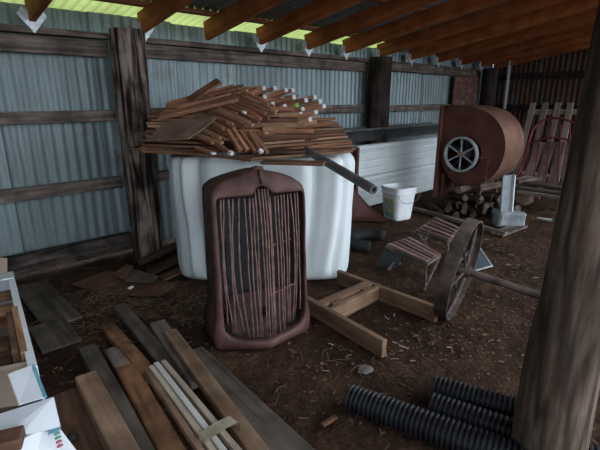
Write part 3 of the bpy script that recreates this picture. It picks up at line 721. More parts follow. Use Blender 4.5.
# ================================================================ BLOWER
def blower():
    r = root('blower_housing', (6.03, 2.87, 0), 'big rusty red scroll-shaped blower housing with grey six-spoked wheel', 'blower', 0)
    oy = 2.9
    out = [(3.32, 1.485), (3.1, 1.485), (2.92, 1.475), (2.76, 1.44), (2.64, 1.38), (2.53, 1.29), (2.45, 1.17), (2.405, 1.03), (2.40, .88), (2.43, .73), (2.50, .59), (2.61, .48), (2.74, .41), (2.89, .385), (3.05, .41), (3.18, .50), (3.28, .62), (3.32, .78)]
    out = [(y-oy, z) for y, z in out]
    D = .62
    def scroll(bm, x0, x1, s=1.0): 
        prism(bm, [(x0, y*s, .93+(z-.93)*s) for y, z in out], (x1-x0, 0, 0))
    # face with intake hole
    bm = bmesh.new(); hy, hz, hr = .07, .83, .255; n = 72
    # radial connection between hole and outline
    def ray_out(a):
        best = None; cy, cz = hy, hz; dy, dz = math.cos(a), math.sin(a)
        for i in range(len(out)):
            (ay, az), (by, bz) = out[i], out[(i+1) % len(out)]
            ex, ez = by-ay, bz-az; den = dy*ez-dz*ex
            if abs(den) < 1e-9: continue
            t = ((ay-cy)*ez-(az-cz)*ex)/den; u = ((ay-cy)*dz-(az-cz)*dy)/den
            if t > 0 and -1e-6 <= u <= 1+1e-6 and (best is None or t < best): best = t
        return (cy+dy*best, cz+dz*best)
    for x, x2 in ((0, .012),):
        a_, b_, c_, d_ = [], [], [], []
        for i in range(n):
            an = 2*PI*i/n; o2 = ray_out(an)
            a_.append(bm.verts.new((x, hy+hr*math.cos(an), hz+hr*math.sin(an)))); b_.append(bm.verts.new((x, *o2)))
            c_.append(bm.verts.new((x2, hy+hr*math.cos(an), hz+hr*math.sin(an)))); d_.append(bm.verts.new((x2, *o2)))
        for i in range(n):
            j = (i+1) % n
            for p, q in ((a_, b_), (b_, d_), (d_, c_), (c_, a_)): bm.faces.new((p[i], p[j], q[j], q[i]))
    link('side_plate', bm, 'blower_face', r)
    bm = bmesh.new(); scroll(bm, D-.012, D, 1.0); link('back_plate', bm, 'blower_face', r)
    # band
    bm = bmesh.new(); m = len(out)
    def sm(P):
        q = []
        for i in range(len(P)-1):
            a, b = P[i], P[i+1]; q += [a, ((a[0]+b[0])/2, (a[1]+b[1])/2)]
        q.append(P[-1])
        return [q[0]]+[((q[i-1][0]+2*q[i][0]+q[i+1][0])/4, (q[i-1][1]+2*q[i][1]+q[i+1][1])/4) for i in range(1, len(q)-1)]+[q[-1]]
    S_ = sm(out); rows = []
    for (y, z) in S_:
        rows.append([bm.verts.new((x, y*1.008, .93+(z-.93)*1.008)) for x in (-.014, D*.5, D+.014)])
    for a, b in zip(rows, rows[1:]):
        for k in (0, 1): bm.faces.new((a[k], b[k], b[k+1], a[k+1]))
    bmesh.ops.solidify(bm, geom=bm.faces[:], thickness=.008)
    link('scroll_band', bm, 'blower_band', r, smooth=False)
    # outlet flange and legs
    bm = bmesh.new(); box(bm, (.26, .445, .82), (.64, .045, 1.34), bev=.004); link('outlet_flange', bm, 'blower_face', r)
    for y, x in ((.36, .03), (-.20, .03), (.36, D-.03), (-.20, D-.03)):
        bm = bmesh.new(); box(bm, (x, y, .26), (.045, .045, .52 if y > 0 else .46)); link('leg', bm, 'blower_face', r)
    # inner dark impeller
    bm = bmesh.new()
    tube(bm, (.10, hy, hz), (.40, hy, hz), .06, n=16)
    for k in range(6):
        a = 2*PI*k/6+.3; box(bm, (.25, hy+.2*math.cos(a), hz+.2*math.sin(a)), (.28, .30, .012), Matrix.Rotation(a, 3, 'X'))
    link('impeller', bm, 'dark_metal', r)
    # pulley wheel
    wc = Vector((-.07, .075, .83)); Rr = .245
    pts = [(wc.x, wc.y+Rr*.93*math.cos(2*PI*k/40), wc.z+Rr*.93*math.sin(2*PI*k/40)) for k in range(41)]
    w_ = bpy.data.objects.new('pulley_wheel', None)
    bm = bmesh.new()
    rs = []
    for ro, dx in ((Rr, -.03), (Rr, .03), (Rr-.026, .03), (Rr-.026, -.03)):
        rs.append([bm.verts.new((wc.x+dx, wc.y+ro*math.cos(2*PI*k/48), wc.z+ro*math.sin(2*PI*k/48))) for k in range(48)])
    for q in range(4):
        p, s = rs[q], rs[(q+1) % 4]
        for i in range(48): bm.faces.new((p[i], p[(i+1) % 48], s[(i+1) % 48], s[i]))
    wh = link('pulley_wheel', bm, 'wheel_grey', r)
    wh['label'] = 'pale grey six-spoked pulley wheel'
    for k in range(6):
        a = 2*PI*k/6+.52
        bm = bmesh.new(); box(bm, (wc.x, wc.y+.115*math.cos(a), wc.z+.115*math.sin(a)), (.018, .21, .02), Matrix.Rotation(a, 3, 'X'), bev=.003); link('spoke', bm, 'wheel_grey', wh)
    bm = bmesh.new(); tube(bm, (wc.x-.035, wc.y, wc.z), (wc.x+.12, wc.y, wc.z), .034, n=16); h = link('hub', bm, 'blower_band', wh)
    # belt guard frame outline
    bm = bmesh.new(); polytube(bm, [(-.03, -.12, .80), (-.03, -.30, .80), (-.03, -.30, .44)], .009, 6); link('guard_rod', bm, 'rust_bar', r)
blower()

# ================================================================ RIGHT BACKGROUND
def red_gate():
    r = root('tubular_gate', (8.6, 2.6, 0), 'dark red arched tubular gate with brown slats leaning in the far right corner', 'gate')
    def pt(x, y):   # leaning plane X = 8.6 + .35*z
        d = _ray(x, y); t = (8.6 + .35*H)/(d.x - .35*d.z); p = EYE + d*t; return Vector((p.x-8.6, p.y-2.6, p.z))
    arch = [pt(*q) for q in [(513, 192), (519, 172), (525, 155), (529, 140), (533, 129), (540, 122), (550, 118), (560, 118), (570, 121), (578, 127), (583, 138), (588, 152), (590, 170), (590, 190)]]
    for p in arch: p.z = max(p.z, .02)
    bm = bmesh.new(); polytube(bm, arch, .022, 8); link('arch_tube', bm, 'red_tube', r, smooth=True)
    for (a, b) in (((526, 145), (583, 146)), ((523, 133), (523, 133))):
        if a == b: continue
        pts = [pt(a[0]+(b[0]-a[0])*k/6, a[1]+(b[1]-a[1])*k/6-8*math.sin(PI*k/6)) for k in range(7)]
        bm = bmesh.new(); polytube(bm, pts, .018, 8); link('cross_tube', bm, 'red_tube', r, smooth=True)
    for k in range(6):
        x0 = 519+13*k; x1 = 534+9*k
        a = pt(x1, 124-1.5*math.sin(k) if k < 5 else 130); b = pt(x0, 187); b.z = max(b.z, .03)
        bm = bmesh.new(); tube(bm, a, b, .012, n=6); link('upright_rod', bm, 'red_tube', r)
    for k in range(5):
        x0 = 524+13.5*k; x1 = 541+10*k
        a = pt(x1, 142); b = pt(x0, 188); a.x += .02; b.x += .02; b.z = max(b.z, .05)
        o = board('slat', a, b, .15, .02, 'slat_wood', r, roll=0, warp=0)
        d = (b-a).normalized(); o.matrix_local = Matrix.Translation(a) @ Matrix((d, Vector((1, 0, .35)).cross(d).normalized(), -Vector((1, 0, -.35)).normalized())).transposed().to_4x4() if False else Matrix.Translation(a) @ basis(d, Vector((1, 0, 0))).to_4x4()
    r2 = root('picket_panel', (9.2, 2.7, 0), 'weathered panel of four pale-topped pickets leaning behind the red gate', 'fence panel')
    def p2(x, y):
        d = _ray(x, y); t = (9.2 + .4*H)/(d.x - .4*d.z); p = EYE + d*t; return Vector((p.x-9.2, p.y-2.7, p.z))
    for k in range(4):
        a = p2(533.5+12.5*k, 103); b = p2(514+14*k, 182); b.z = max(.03, b.z)
        board('picket', a, b, .11, .025, 'pale_strip', r2, warp=0).matrix_local = Matrix.Translation(a) @ basis(b-a, Vector((1, 0, 0))).to_4x4()
    a = p2(527, 112); b = p2(580, 112); a.x += .04; b.x += .04
    board('rail', a, b, .10, .03, 'pale_strip', r2, warp=0).matrix_local = Matrix.Translation(a) @ basis(b-a, Vector((1, 0, 0))).to_4x4()
    # pale round disc on wall
red_gate()
# stacked boards beneath the gate, on a small wooden frame
def scrap(nm, a, b, z, W, T, mat, lb, cat='board'):
    pa = at_z(*a, z); pb = at_z(*b, z); o = board(nm, pa, pb, W, T, mat); return tag(o, lb, cat)
scrap('board', (522, 181), (578, 189), .34, .16, .03, 'grey_beam', 'upper dark grey board of the low stack right of the round log')
scrap('board', (519, 186), (577, 194), .30, .16, .035, 'grey_beam', 'middle grey board of the low stack right of the round log')
scrap('board', (517, 190), (575, 198), .26, .16, .04, 'old_wood', 'lowest grey board of the low stack right of the round log')
scrap('board', (498, 184), (530, 176), .36, .10, .04, 'pale_strip', 'pale board end lying behind the upright white plate')
scrap('board', (516, 180), (540, 176), .38, .10, .05, 'old_wood', 'short pale offcut on top of the low grey stack')
r = root('wooden_crate', at_z(538, 204, 0), 'low wooden crate frame with open front under the grey board stack', 'frame')
c = at_z(538, 204, 0); a = at_z(522, 203, 0)-c; b = at_z(556, 209, 0)-c
for q, hh in ((a, 0), (b, 0)):
    bm = bmesh.new(); box(bm, (q.x, q.y, .10), (.06, .06, .20)); link('leg', bm, 'frame_wood', r)
board('top_rail', (a.x, a.y, .225), (b.x, b.y, .225), .08, .03, 'frame_wood', r, warp=0)
dv = Vector((.55, .45, 0))
for q in (a, b):
    board('side_rail', (q.x, q.y, .195), (q.x+dv.x, q.y+dv.y, .195), .05, .04, 'frame_wood', r, warp=0)
    bm = bmesh.new(); box(bm, (q.x+dv.x, q.y+dv.y, .08), (.06, .06, .16)); link('leg', bm, 'frame_wood', r)

# firewood heap
FR = random.Random(11)
def firelog(p, ang, tilt, L, rad, i, lab=''):
    bm = bmesh.new(); n = 7; jit = [FR.uniform(.75, 1.15) for _ in range(n)]; rings = []
    for k in range(4):
        x = -L/2+L*k/3
        rings.append([bm.verts.new((x, rad*jit[q]*math.cos(2*PI*q/n), rad*jit[q]*math.sin(2*PI*q/n))) for q in range(n)])
    for a, b in zip(rings, rings[1:]):
        for q in range(n): bm.faces.new((a[q], a[(q+1) % n], b[(q+1) % n], b[q]))
    f1 = bm.faces.new(rings[0]); f2 = bm.faces.new(rings[-1]); f1.material_index = f2.material_index = 1
    o = link('firewood_log', bm, ['fire_wood', 'fire_end']); o.location = p; o.rotation_euler = (FR.uniform(0, 6), tilt, ang)
    tag(o, lab, 'log', 'firewood heap')
i = 0
ctr = at_z(477, 214, 0)
for lvl, cnt in ((0, 16), (1, 11), (2, 7)):
    for k in range(cnt):
        u = (k/(cnt-1)-.5)*(1.15-.3*lvl); v = FR.uniform(-.22, .22)*(1-.2*lvl)
        p = ctr + Vector((.722, -.692, 0))*u + Vector((.692, .722, 0))*(v+.12) ; p.z = .055+.085*lvl
        firelog(p, math.radians(235)+FR.uniform(-.6, .6), FR.uniform(-.15, .15), FR.uniform(.32, .42), FR.uniform(.045, .062), i, 'dark split log in the %s layer of the firewood heap, %s from the left' % (('bottom', 'middle', 'top')[lvl], ORD[k])); i += 1
for (a, b, z, lb) in (((458, 190), (495, 181), .36, 'pale split log lying on top of the firewood heap, left one'), ((478, 189), (512, 182), .36, 'pale split log lying on top of the firewood heap, right one'), ((502, 186), (530, 181), .30, 'pale split log beside the round log end')):
    pa, pb = at_z(*a, z), at_z(*b, z); bm = bmesh.new(); tube(bm, (0, 0, 0), ((pb-pa).length, 0, 0), .05, .042, 9)
    o = link('pale_log', bm, 'old_wood'); o.matrix_local = Matrix.Translation(pa) @ basis(pb-pa).to_4x4(); tag(o, lb, 'log')
# long ground board edge
scrap('board', (414, 207), (507, 232), .05, .07, .045, 'old_wood', 'long thin board on the dirt in front of the firewood heap')
scrap('board', (497, 233), (522, 224), .03, .16, .03, 'old_wood', 'flat board end on the dirt beside the concrete block')
# concrete chunk
def chunk():
    c = at_z(508, 226, 0); bm = bmesh.new(); box(bm, (0, 0, .10), (.38, .22, .20), bev=.03)
    bmesh.ops.subdivide_edges(bm, edges=bm.edges[:], cuts=3, use_grid_fill=True)
    for v in bm.verts:
        v.co += .03*Vector((noise.noise(v.co*5), noise.noise(v.co*5+Vector((9, 0, 0))), .6*noise.noise(v.co*5+Vector((0, 9, 0)))))
        v.co.z = max(0, v.co.z)
    o = link('concrete_block', bm, 'concrete'); o.location = (c.x, c.y, 0); o.rotation_euler = (0, 0, TANK_RZ)
    tag(o, 'pale grey broken concrete block on the dirt in front of the firewood', 'block')
    # upright plate standing on it, leaning
    b = at_z(505, 210, .22)
    bm = bmesh.new(); box(bm, (0, 0, .225), (.15, .02, .47))
    o = link('upright_plate', bm, 'plate_grey'); bm = bmesh.new(); box(bm, (.082, -.015, .225), (.014, .06, .47)); link('edge_strip', bm, 'white', o)['label'] = 'white edge strip'; o.location = (b.x, b.y, .205); o.rotation_euler = (math.radians(-4), 0, TANK_RZ+.35)
    tag(o, 'narrow pale plate standing upright on the concrete block', 'plate')
    # round log end
    c = at_z(521, 205, 0); bm = bmesh.new(); bmesh.ops.create_icosphere(bm, subdivisions=3, radius=.14)
    for v in bm.verts: v.co *= 1+.12*noise.noise(v.co*8)
    o = link('round_log', bm, 'pink_wood', smooth=True); o.location = (c.x, c.y, .13); o.scale = (1, 1.2, .95)
    tag(o, 'pinkish rounded log end behind the concrete block', 'log')
chunk()
bm = bmesh.new(); a = at_z(537, 218, .02); b = at_z(552, 220, .02); tube(bm, a, b, .012, .02, 8)
tag(link('pale_rod', bm, 'wheel_grey'), 'short pale rod lying on the dirt left of the foreground post', 'rod')

# ================================================================ WHEEL + AXLE
def wheel():
    hub = at_z(459.5, 269, .375); end = at_z(541, 294, .05)
    v = (hub-EYE).normalized(); e1 = (_r-v*_r.dot(v)).normalized(); e2 = e1.cross(v); 
    ax = (.987*(.942*e1 - .335*e2) - .16*v).normalized(); end = hub+ax*1.15; up = Vector((0, 0, 1)); side = up.cross(ax).normalized(); up2 = ax.cross(side)
    Rw = .385
    r = root('iron_wheel', (hub.x, hub.y, 0), 'old spoked iron wheel standing on its rim with a long axle resting on the dirt', 'wheel')
    Bm = Matrix((ax, side, up2)).transposed().to_4x4(); o0 = Vector((0, 0, hub.z))
    T = Matrix.Translation(o0) @ Bm
    def put(nm, bm, mat, smooth=False, par=r):
        o = link(nm, bm, mat, par, smooth); o.matrix_local = T; return o
    bm = bmesh.new(); n = 56; rs = []
    for ro, dx in ((Rw, -.046), (Rw, .046), (Rw-.014, .046), (Rw-.014, .01), (Rw-.03, 0), (Rw-.014, -.01), (Rw-.014, -.046)):
        rs.append([bm.verts.new((dx, (ro+.004*noise.noise(Vector((k*.5, dx*9, 0))))*math.cos(2*PI*k/n), ro*math.sin(2*PI*k/n))) for k in range(n)])
    m = len(rs)
    for q in range(m):
        p, s = rs[q], rs[(q+1) % m]
        for i in range(n): bm.faces.new((p[i], p[(i+1) % n], s[(i+1) % n], s[i]))
    put('rim', bm, 'iron')
    for k in range(10):
        a = 2*PI*k/10+.2; dx = .04 if k % 2 else -.04
        bm = bmesh.new(); tube(bm, (dx, .03*math.cos(a), .03*math.sin(a)), (0, (Rw-.02)*math.cos(a), (Rw-.02)*math.sin(a)), .010, .009, 8); put('spoke', bm, 'iron')
    bm = bmesh.new(); tube(bm, (-.08, 0, 0), (.08, 0, 0), .045, n=16); put('hub', bm, 'iron')
    L = (end-hub).length
    bm = bmesh.new(); tube(bm, (.08, 0, 0), (L, 0, 0), .028, .026, 12); put('axle', bm, 'iron')
wheel()

# ================================================================ SLATTED STOOLS
def stool(c4, legs, label):
    c = sum(c4, Vector())/4; z = c4[0].z
    r = root('slatted_stool', (c.x, c.y, 0), label, 'stool'); loc = [p-Vector((c.x, c.y, 0)) for p in c4]
    A, B, Cc, Dd = loc   # A back-left, B back-right, C front-right, D front-left ; slats run A->D
    for k, (p, q) in enumerate(((A, B), (B, Cc), (Cc, Dd), (Dd, A))):
        board('frame_rail', p, q, .03, .03, 'old_wood', r, warp=0)
    ns = 5
    for k in range(ns):
        t = (k+.5)/ns; p = A.lerp(Dd, t); q = B.lerp(Cc, t)
        board('slat', p+Vector((0, 0, .012)), q+Vector((0, 0, .012)), .040, .012, 'slat_wood', r, warp=0)
    for k, (p, q) in enumerate(((A, Vector((Dd.x*.9, Dd.y*.9, .01))), (Dd, Vector((A.x*.6+Dd.x*.4, A.y*.6+Dd.y*.4, .01))), (B, Vector((Cc.x, Cc.y, .01))), (Cc, Vector((Cc.x*.9+B.x*.1, Cc.y*.9+B.y*.1, .01))))):
        bm = bmesh.new(); tube(bm, p-Vector((0, 0, .02)), q, .013, n=6); link('leg', bm, 'old_wood', r)
z = .26
stool([at_z(410, 237, z), at_z(440, 254, z), at_z(426, 263, z), at_z(387, 245, z)], None, 'small slatted wooden stool standing left of the iron wheel, nearer one')
z = .29
stool([at_z(436, 217, z), at_z(460, 228, z), at_z(448, 241, z), at_z(417, 230, z)], None, 'small slatted wooden stool behind the iron wheel, farther one')
_a, _b = at_z(386, 246, .24), at_z(377, 266, .01); _c, _d = at_z(404, 251, .2), at_z(398, 268, .01)
bm = bmesh.new(); prism(bm, [_a, _c, _d, _b], (.012, .012, 0)); tag(link('leaning_panel', bm, 'blue_tarp'), 'small dark blue-grey panel leaning against the nearer slatted stool', 'panel')
# folded blue grey frame behind wheel
r = root('blue_frame', at_z(482, 266, 0), 'small faded blue panel in a pale frame lying behind the iron wheel', 'panel')
c = at_z(482, 266, 0); ps = [at_z(479, 247, .12)-c, at_z(492, 266, .02)-c, at_z(474, 271, .02)-c, at_z(470, 254, .12)-c]
bm = bmesh.new(); prism(bm, ps, (0, 0, -.008)); link('panel_sheet', bm, 'blue_tarp', r)
bm = bmesh.new(); polytube(bm, ps+[ps[0]], .009, 6); link('frame_rod', bm, 'wheel_grey', r)
# tyre scrap between tank and stools
def tyre():
    c = at_z(372, 246, 0); bm = bmesh.new(); nu, nv = 30, 10; rings = []
    for i in range(nu):
        a = -.5+PI*1.15*i/(nu-1); ring = []
        for k in range(nv):
            b = 2*PI*k/nv; rr = .24+.07*math.cos(b); ring.append(bm.verts.new((rr*math.cos(a), rr*math.sin(a), .07+.065*math.sin(b))))
        rings.append(ring)
    for a, b in zip(rings, rings[1:]):
        for k in range(nv): bm.faces.new((a[k], a[(k+1) % nv], b[(k+1) % nv], b[k]))
    bm.faces.new(rings[0]); bm.faces.new(rings[-1])
    o = link('rubber_hose', bm, 'rubber', smooth=True); o.location = (c.x, c.y, -.005); o.rotation_euler = (0, 0, .6)
    tag(o, 'thick curved piece of black rubber on the dirt beside the tank', 'rubber')
tyre()

# ================================================================ LUMBER FRAME ON THE FLOOR
def floor_frame():
    a1 = at_z(384, 357.5, 0); a0 = at_z(300, 307, 0); b0 = at_z(338, 283, 0); b1 = at_z(436, 322, 0)
    c = (a0+a1+b0+b1)/4; r = root('lumber_frame', (c.x, c.y, 0), 'ladder-shaped frame of tan lumber lying on the dirt right of the grille', 'frame')
    z = Vector((0, 0, .125)); f = lambda p: Vector((p.x-c.x, p.y-c.y, 0))+z
    board('side_rail', f(a0), f(a1), .042, .125, 'frame_wood', r); board('side_rail', f(b0), f(b1), .042, .125, 'frame_wood', r)
    da = (a1-a0); db = (b1-b0)
    p, q = f(at_z(333, 326, 0)), f(at_z(381, 303, 0)); p2, q2 = f(at_z(345, 334, 0)), f(at_z(386, 304, 0))
    A1 = f(at_z(331, 322, .0)); 
    m0 = f(a0+da*.27); m1 = f(b0+db*.36); n0 = f(a0+da*.40); n1 = f(b0+db*.455)
    board('cross_board', m0, m1, .085, .04, 'frame_wood', r); 
    board('cross_board', n0, n1, .042, .12, 'frame_wood', r)
    m = (m0+n0)/2; k = (m1+n1)/2
    board('spacer', m.lerp(k, .12), m.lerp(k, .3), .05, .03, 'frame_wood', r, warp=0); board('spacer', m.lerp(k, .72), m.lerp(k, .86), .05, .03, 'frame_wood', r, warp=0)
floor_frame()

# ================================================================ CORRUGATED PIPES
def cpipe(a, b, rad, label, pitch=.0245):
    a = Vector(a); b = Vector(b); L = (b-a).length; n = 22; per = 6; m = int(L/pitch*per); bm = bmesh.new(); rings = []
    for k in range(m+1):
        x = L*k/m; ph = (x/pitch) % 1; rr = rad - (.012 if ph > .55 and ph < .95 else (.006 if ph >= .5 else 0))
        bend = .01*math.sin(x*1.5)
        rings.append([bm.verts.new((x, rr*math.cos(2*PI*i/n)+bend, rr*math.sin(2*PI*i/n))) for i in range(n)])
    inn = [[bm.verts.new((x, (rad-.018)*math.cos(2*PI*i/n), (rad-.018)*math.sin(2*PI*i/n))) for i in range(n)] for x in (L, 0)]
    rings = rings+inn; rings.append(rings[0])
    for p, q in zip(rings, rings[1:]):
        for i in range(n): bm.faces.new((p[i], p[(i+1) % n], q[(i+1) % n], q[i]))
    o = link('drain_pipe', bm, 'hdpe'); o.matrix_local = Matrix.Translation(a) @ basis(b-a).to_4x4()
    tag(o, label, 'pipe')
r0 = .073
def axis_pt(x, y): return at_z(x, y, r0)
cpipe(axis_pt(350, 397.5), axis_pt(350, 397.5)+(axis_pt(478, 446)-axis_pt(350, 397.5)).normalized()*1.25, r0, 'black corrugated drain pipe lying nearest the camera, its open end farthest left')
A = axis_pt(434, 387); B = axis_pt(517, 411); d = (B-A).normalized()
cpipe(A, A+d*.62, .068, 'black corrugated drain pipe farthest from the camera, ending behind the foreground post')
A = axis_pt(431, 405); B = axis_pt(512, 433.5); d2 = (B-A).normalized()
cpipe(A, A+d2*1.5, .068, 'middle black corrugated drain pipe running on past the foreground post')

# ================================================================ TIMBERS, LOWER LEFT
TG = None
def timber(a, b, z, W, T, mat, lb, zb=None, name='timber'):
    pa = at_z(*a, z); pb = at_z(*b, z if zb is None else zb); o = board(name, pa, pb, W, T, mat, bev=.006, warp=.006); return tag(o, lb, 'timber')
timber((190, 350), (322, 478), .045, .17, .04, 'grey_beam', 'wide dark grey plank on the dirt along the right of the lumber')
timber((66, 390), (100, 470), .05, .19, .045, 'brown_board', 'wide reddish-brown board lying flat at the left of the lumber beside the boxes')
timber((119, 304), (176, 372), .05, .10, .045, 'grey_beam', 'grey board reaching farthest back, towards the grille')
timber((107, 323), (152, 376), .055, .09, .05, 'orange_beam', 'orange-brown board just left of the farthest grey one')
timber((111, 347), (140, 390), .05, .10, .045, 'old_wood', 'short grey-brown board end showing behind the stained orange beam')
timber((157, 321), (200, 380), .06, .11, .05, 'old_wood', 'dark grey split board end left of the long brown plank')
timber((170, 330), (268, 462), .125, .085, .05, 'tan_beam', 'long brown plank on top, just right of the pale strips')
timber((87, 345), (152, 468), .115, .10, .06, 'grey_beam', 'grey-green beam between the pale brown and stained orange beams')
timber((125, 364), (182, 466), .125, .105, .065, 'orange_beam', 'orange-brown beam with dark stains in the middle of the lumber')
timber((85, 373), (136, 470), .165, .105, .085, 'tan_beam', 'thick pale brown beam with blunt end on top at the left of the lumber')
# bundle of pale strips with tape
for k, (x0, y0, x1, y1, mt, lb, z) in enumerate([
    (146, 368, 200, 448, 'tan_beam', 'leftmost brown strip of the taped bundle', .150), (151, 365, 209, 444, 'pale_strip', 'second strip from the left of the taped bundle', .158),
    (156, 362, 217, 441, 'white_strip', 'whitish middle strip of the taped bundle', .165), (163, 360, 227, 436, 'pale_strip', 'rightmost pale strip of the taped bundle', .158)]):
    a = at_z(x0, y0, z); b = at_z(x1, y1, z); e = b+(b-a).normalized()*.12
    o = board('wooden_strip', a, e, .028, .035, mt, bev=.002, warp=.002); tag(o, lb, 'strip')
a = at_z(204, 440, .16); b = at_z(234, 421, .16); c = (a+b)/2
bm = bmesh.new(); d = (b-a); Bt = basis(d)
ring = []; wv = [(-.5, -.045), (-.5, .0), (-.46, .012), (0, .018), (.46, .012), (.5, 0), (.5, -.045)]
rows = []
for s in range(5):
    q = -.032+.064*s/4; rows.append([bm.verts.new((u*(d.length+.008), q+.004*math.sin(u*9), h+.003*noise.noise(Vector((u*6, s, 0))))) for u, h in wv])
for p, q in zip(rows, rows[1:]):
    for i in range(len(wv)-1): bm.faces.new((p[i], p[i+1], q[i+1], q[i]))
bmesh.ops.solidify(bm, geom=bm.faces[:], thickness=.003)
o = link('tape_band', bm, 'tape', smooth=True); o.matrix_local = Matrix.Translation((c.x, c.y, .16)) @ Bt.to_4x4(); o.location.z += .004; tag(o, 'crumpled yellowish tape wrapped round the bundle of pale strips', 'tape')
# grey planks and brown sheets further back
timber((30, 283), (64, 322), .02, .26, .02, 'grey_beam', 'flat dark grey board on the dirt beyond the first box')
timber((46, 322), (62, 345), .025, .24, .02, 'grey_beam', 'flat dark board end on the dirt between box and lumber')
def flat(name, pts, z, t, mat, lb, cat='board', dz=None):
    P = [at_z(x, y, (z if dz is None else dz[i])) for i, (x, y) in enumerate(pts)]; bm = bmesh.new(); prism(bm, P, (0, 0, -t)); return tag(link(name, bm, mat), lb, cat)
flat('brown_sheet', [(72, 284), (105, 271), (150, 276), (176, 284), (160, 295), (100, 293)], .04, .012, 'brown_board', 'thin reddish-brown sheet lying on the dirt before the log post', dz=[.02, .05, .05, .04, .03, .02])
flat('brown_sheet', [(111, 274), (127, 264), (133, 266), (126, 280)], .07, .01, 'brown_board', 'small brown offcut on top of the thin sheet before the log post', dz=[.066, .10, .10, .066])
flat('brown_sheet', [(131, 268), (158, 276), (152, 282), (126, 281)], .08, .01, 'grey_beam', 'darker grey-brown offcut on the thin sheet nearer the tank', dz=[.11, .08, .075, .08])
timber((138, 262), (178, 243), .10, .14, .02, 'brown_board', 'upper brown board leaning between log post and tank', zb=.22)
timber((148, 272), (182, 256), .06, .14, .02, 'brown_board', 'middle brown board leaning between log post and tank', zb=.14)
timber((160, 278), (184, 268), .035, .12, .02, 'brown_board', 'lower brown board between log post and tank', zb=.06)
bm = bmesh.new(); p = at_z(131, 291, .03); box(bm, (0, 0, 0), (.05, .03, .012), bev=.003)
o = link('white_chip', bm, 'white'); o.location = (p.x, p.y, .062); o.rotation_euler = (0, 0, .7); tag(o, 'tiny white scrap on the front edge of the brown sheet', 'scrap')
p = at_z(366, 368, .01); bm = bmesh.new(); bmesh.ops.create_icosphere(bm, subdivisions=2, radius=.05)
for v in bm.verts: v.co *= 1+.4*noise.noise(v.co*25)
o = link('grey_clod', bm, 'clod'); o.location = (p.x, p.y, .0); o.scale = (1.2, .8, .22); tag(o, 'flat grey clod on the dirt above the black pipes', 'clod')
o = lay('wood_scrap', (322, 424), (336, 415), .03, .03, .015, 'orange_beam'); tag(o, 'small orange-brown wood scrap on the dirt at bottom centre', 'scrap')

# ================================================================ BOXES AT LEFT
def pane(bm, pts, t, mi=0):
    n = (pts[1]-pts[0]).cross(pts[2]-pts[0]).normalized(); prism(bm, pts, n*t, mi)
def crate(name, corners, z, depth, label, mats, bulge=0):
    """open box from four rim corners (world), walls straight down"""
    c = sum(corners, Vector())/4; r = root(name, (c.x, c.y, z-depth), label, 'box'); o = Vector((c.x, c.y, z-depth))
    L = [p-o for p in corners]
    names = ['wall_panel']*4
    for i in range(4):
        a, b = L[i], L[(i+1) % 4]; bm = bmesh.new(); inn = Vector((0, 0, 1)).cross(b-a).normalized()*.008
        if inn.dot(-(a+b)) < 0: inn = -inn
        prism(bm, [a, b, b-Vector((0, 0, depth)), a-Vector((0, 0, depth))], inn); link('side_panel', bm, mats[i], r)
    bm = bmesh.new(); prism(bm, [p-Vector((0, 0, depth)) for p in L], (0, 0, .008)); link('bottom_panel', bm, 'card', r)
    return r, o
Z1 = .50
k1 = [at_z(13, 272, Z1), at_z(37.5, 366, Z1), at_z(-30, 382, Z1), at_z(-70, 288, Z1)]
b1, o1 = crate('cardboard_box', k1, Z1, .30, 'farther open box with white flaps, full of cut wood blocks', ['card_white', 'card', 'card_white', 'card_white'])
def flap(par, o, pts, mat, t=.006, nm='flap', lb=None):
    bm = bmesh.new(); pane(bm, [p-o for p in pts], t); q = link(nm, bm, mat, par)
    if lb: q['label'] = lb
e = k1
flap(b1, o1, [e[0]+Vector((0, 0, .002)), e[1]+Vector((0, 0, .002)), e[1]+Vector((-.035, .0, .004)), e[0]+Vector((-.035, .0, .004))], 'card_white')
flap(b1, o1, [e[0], e[3], e[3]+Vector((-.02, -.16, .02)), e[0]+Vector((-.03, -.17, .015))], 'card_white', lb='white inner flap folded over the back of the box')
flap(b1, o1, [at_z(7, 272, .52), at_z(-30, 276, .52), at_z(-30, 256, .60), at_z(7, 258, .60)], 'card', lb='brown cardboard flap standing at the back')
# support under the boxes
bm = bmesh.new(); S0 = [at_z(17, 285, .19), at_z(46, 440, .19), at_z(-60, 470, .19), at_z(-80, 300, .19)]
prism(bm, [Vector((p.x, p.y, .195)) for p in [Vector((.40, 3.2, 0)), Vector((.25, 1.15, 0)), Vector((-.6, 1.15, 0)), Vector((-.6, 3.2, 0))]], (0, 0, -.19))
tag(link('wooden_pallet', bm, 'brown_board'), 'low brown platform underneath the cardboard boxes at the left edge', 'platform')
WB = random.Random(5)
def blk(p0, p1, z0, z1, W, T, mat, lb):
    o = board('wood_block', at_z(*p0, z0), at_z(*p1, z1), W, T, mat, warp=.001); tag(o, lb, 'wood block')
blk((-22, 297), (15, 290), .47, .47, .06, .05, 'block_red', 'cut wood block lying crosswise at the back of the farther box')
blk((-22, 312), (18, 304), .46, .46, .07, .05, 'block_red', 'cut orange-brown block crosswise in the middle of the farther box')
blk((-22, 322), (18, 316), .42, .42, .09, .05, 'orange_beam', 'wide orange-brown block below the middle of the farther box')
blk((-20, 345), (12, 340), .38, .38, .12, .06, 'brown_board', 'dark brown block in the near part of the farther box')
blk((-20, 360), (14, 354), .36, .36, .10, .06, 'brown_board', 'dark brown block at the near end of the farther box')
blk((14, 306), (24, 352), .515, .505, .03, .16, 'block_red', 'wood strip standing on edge along the right side of the farther box')
blk((9, 311), (15, 350), .50, .49, .03, .15, 'tan_beam', 'tan strip on edge left of the side strip in the farther box')
Z2 = .50
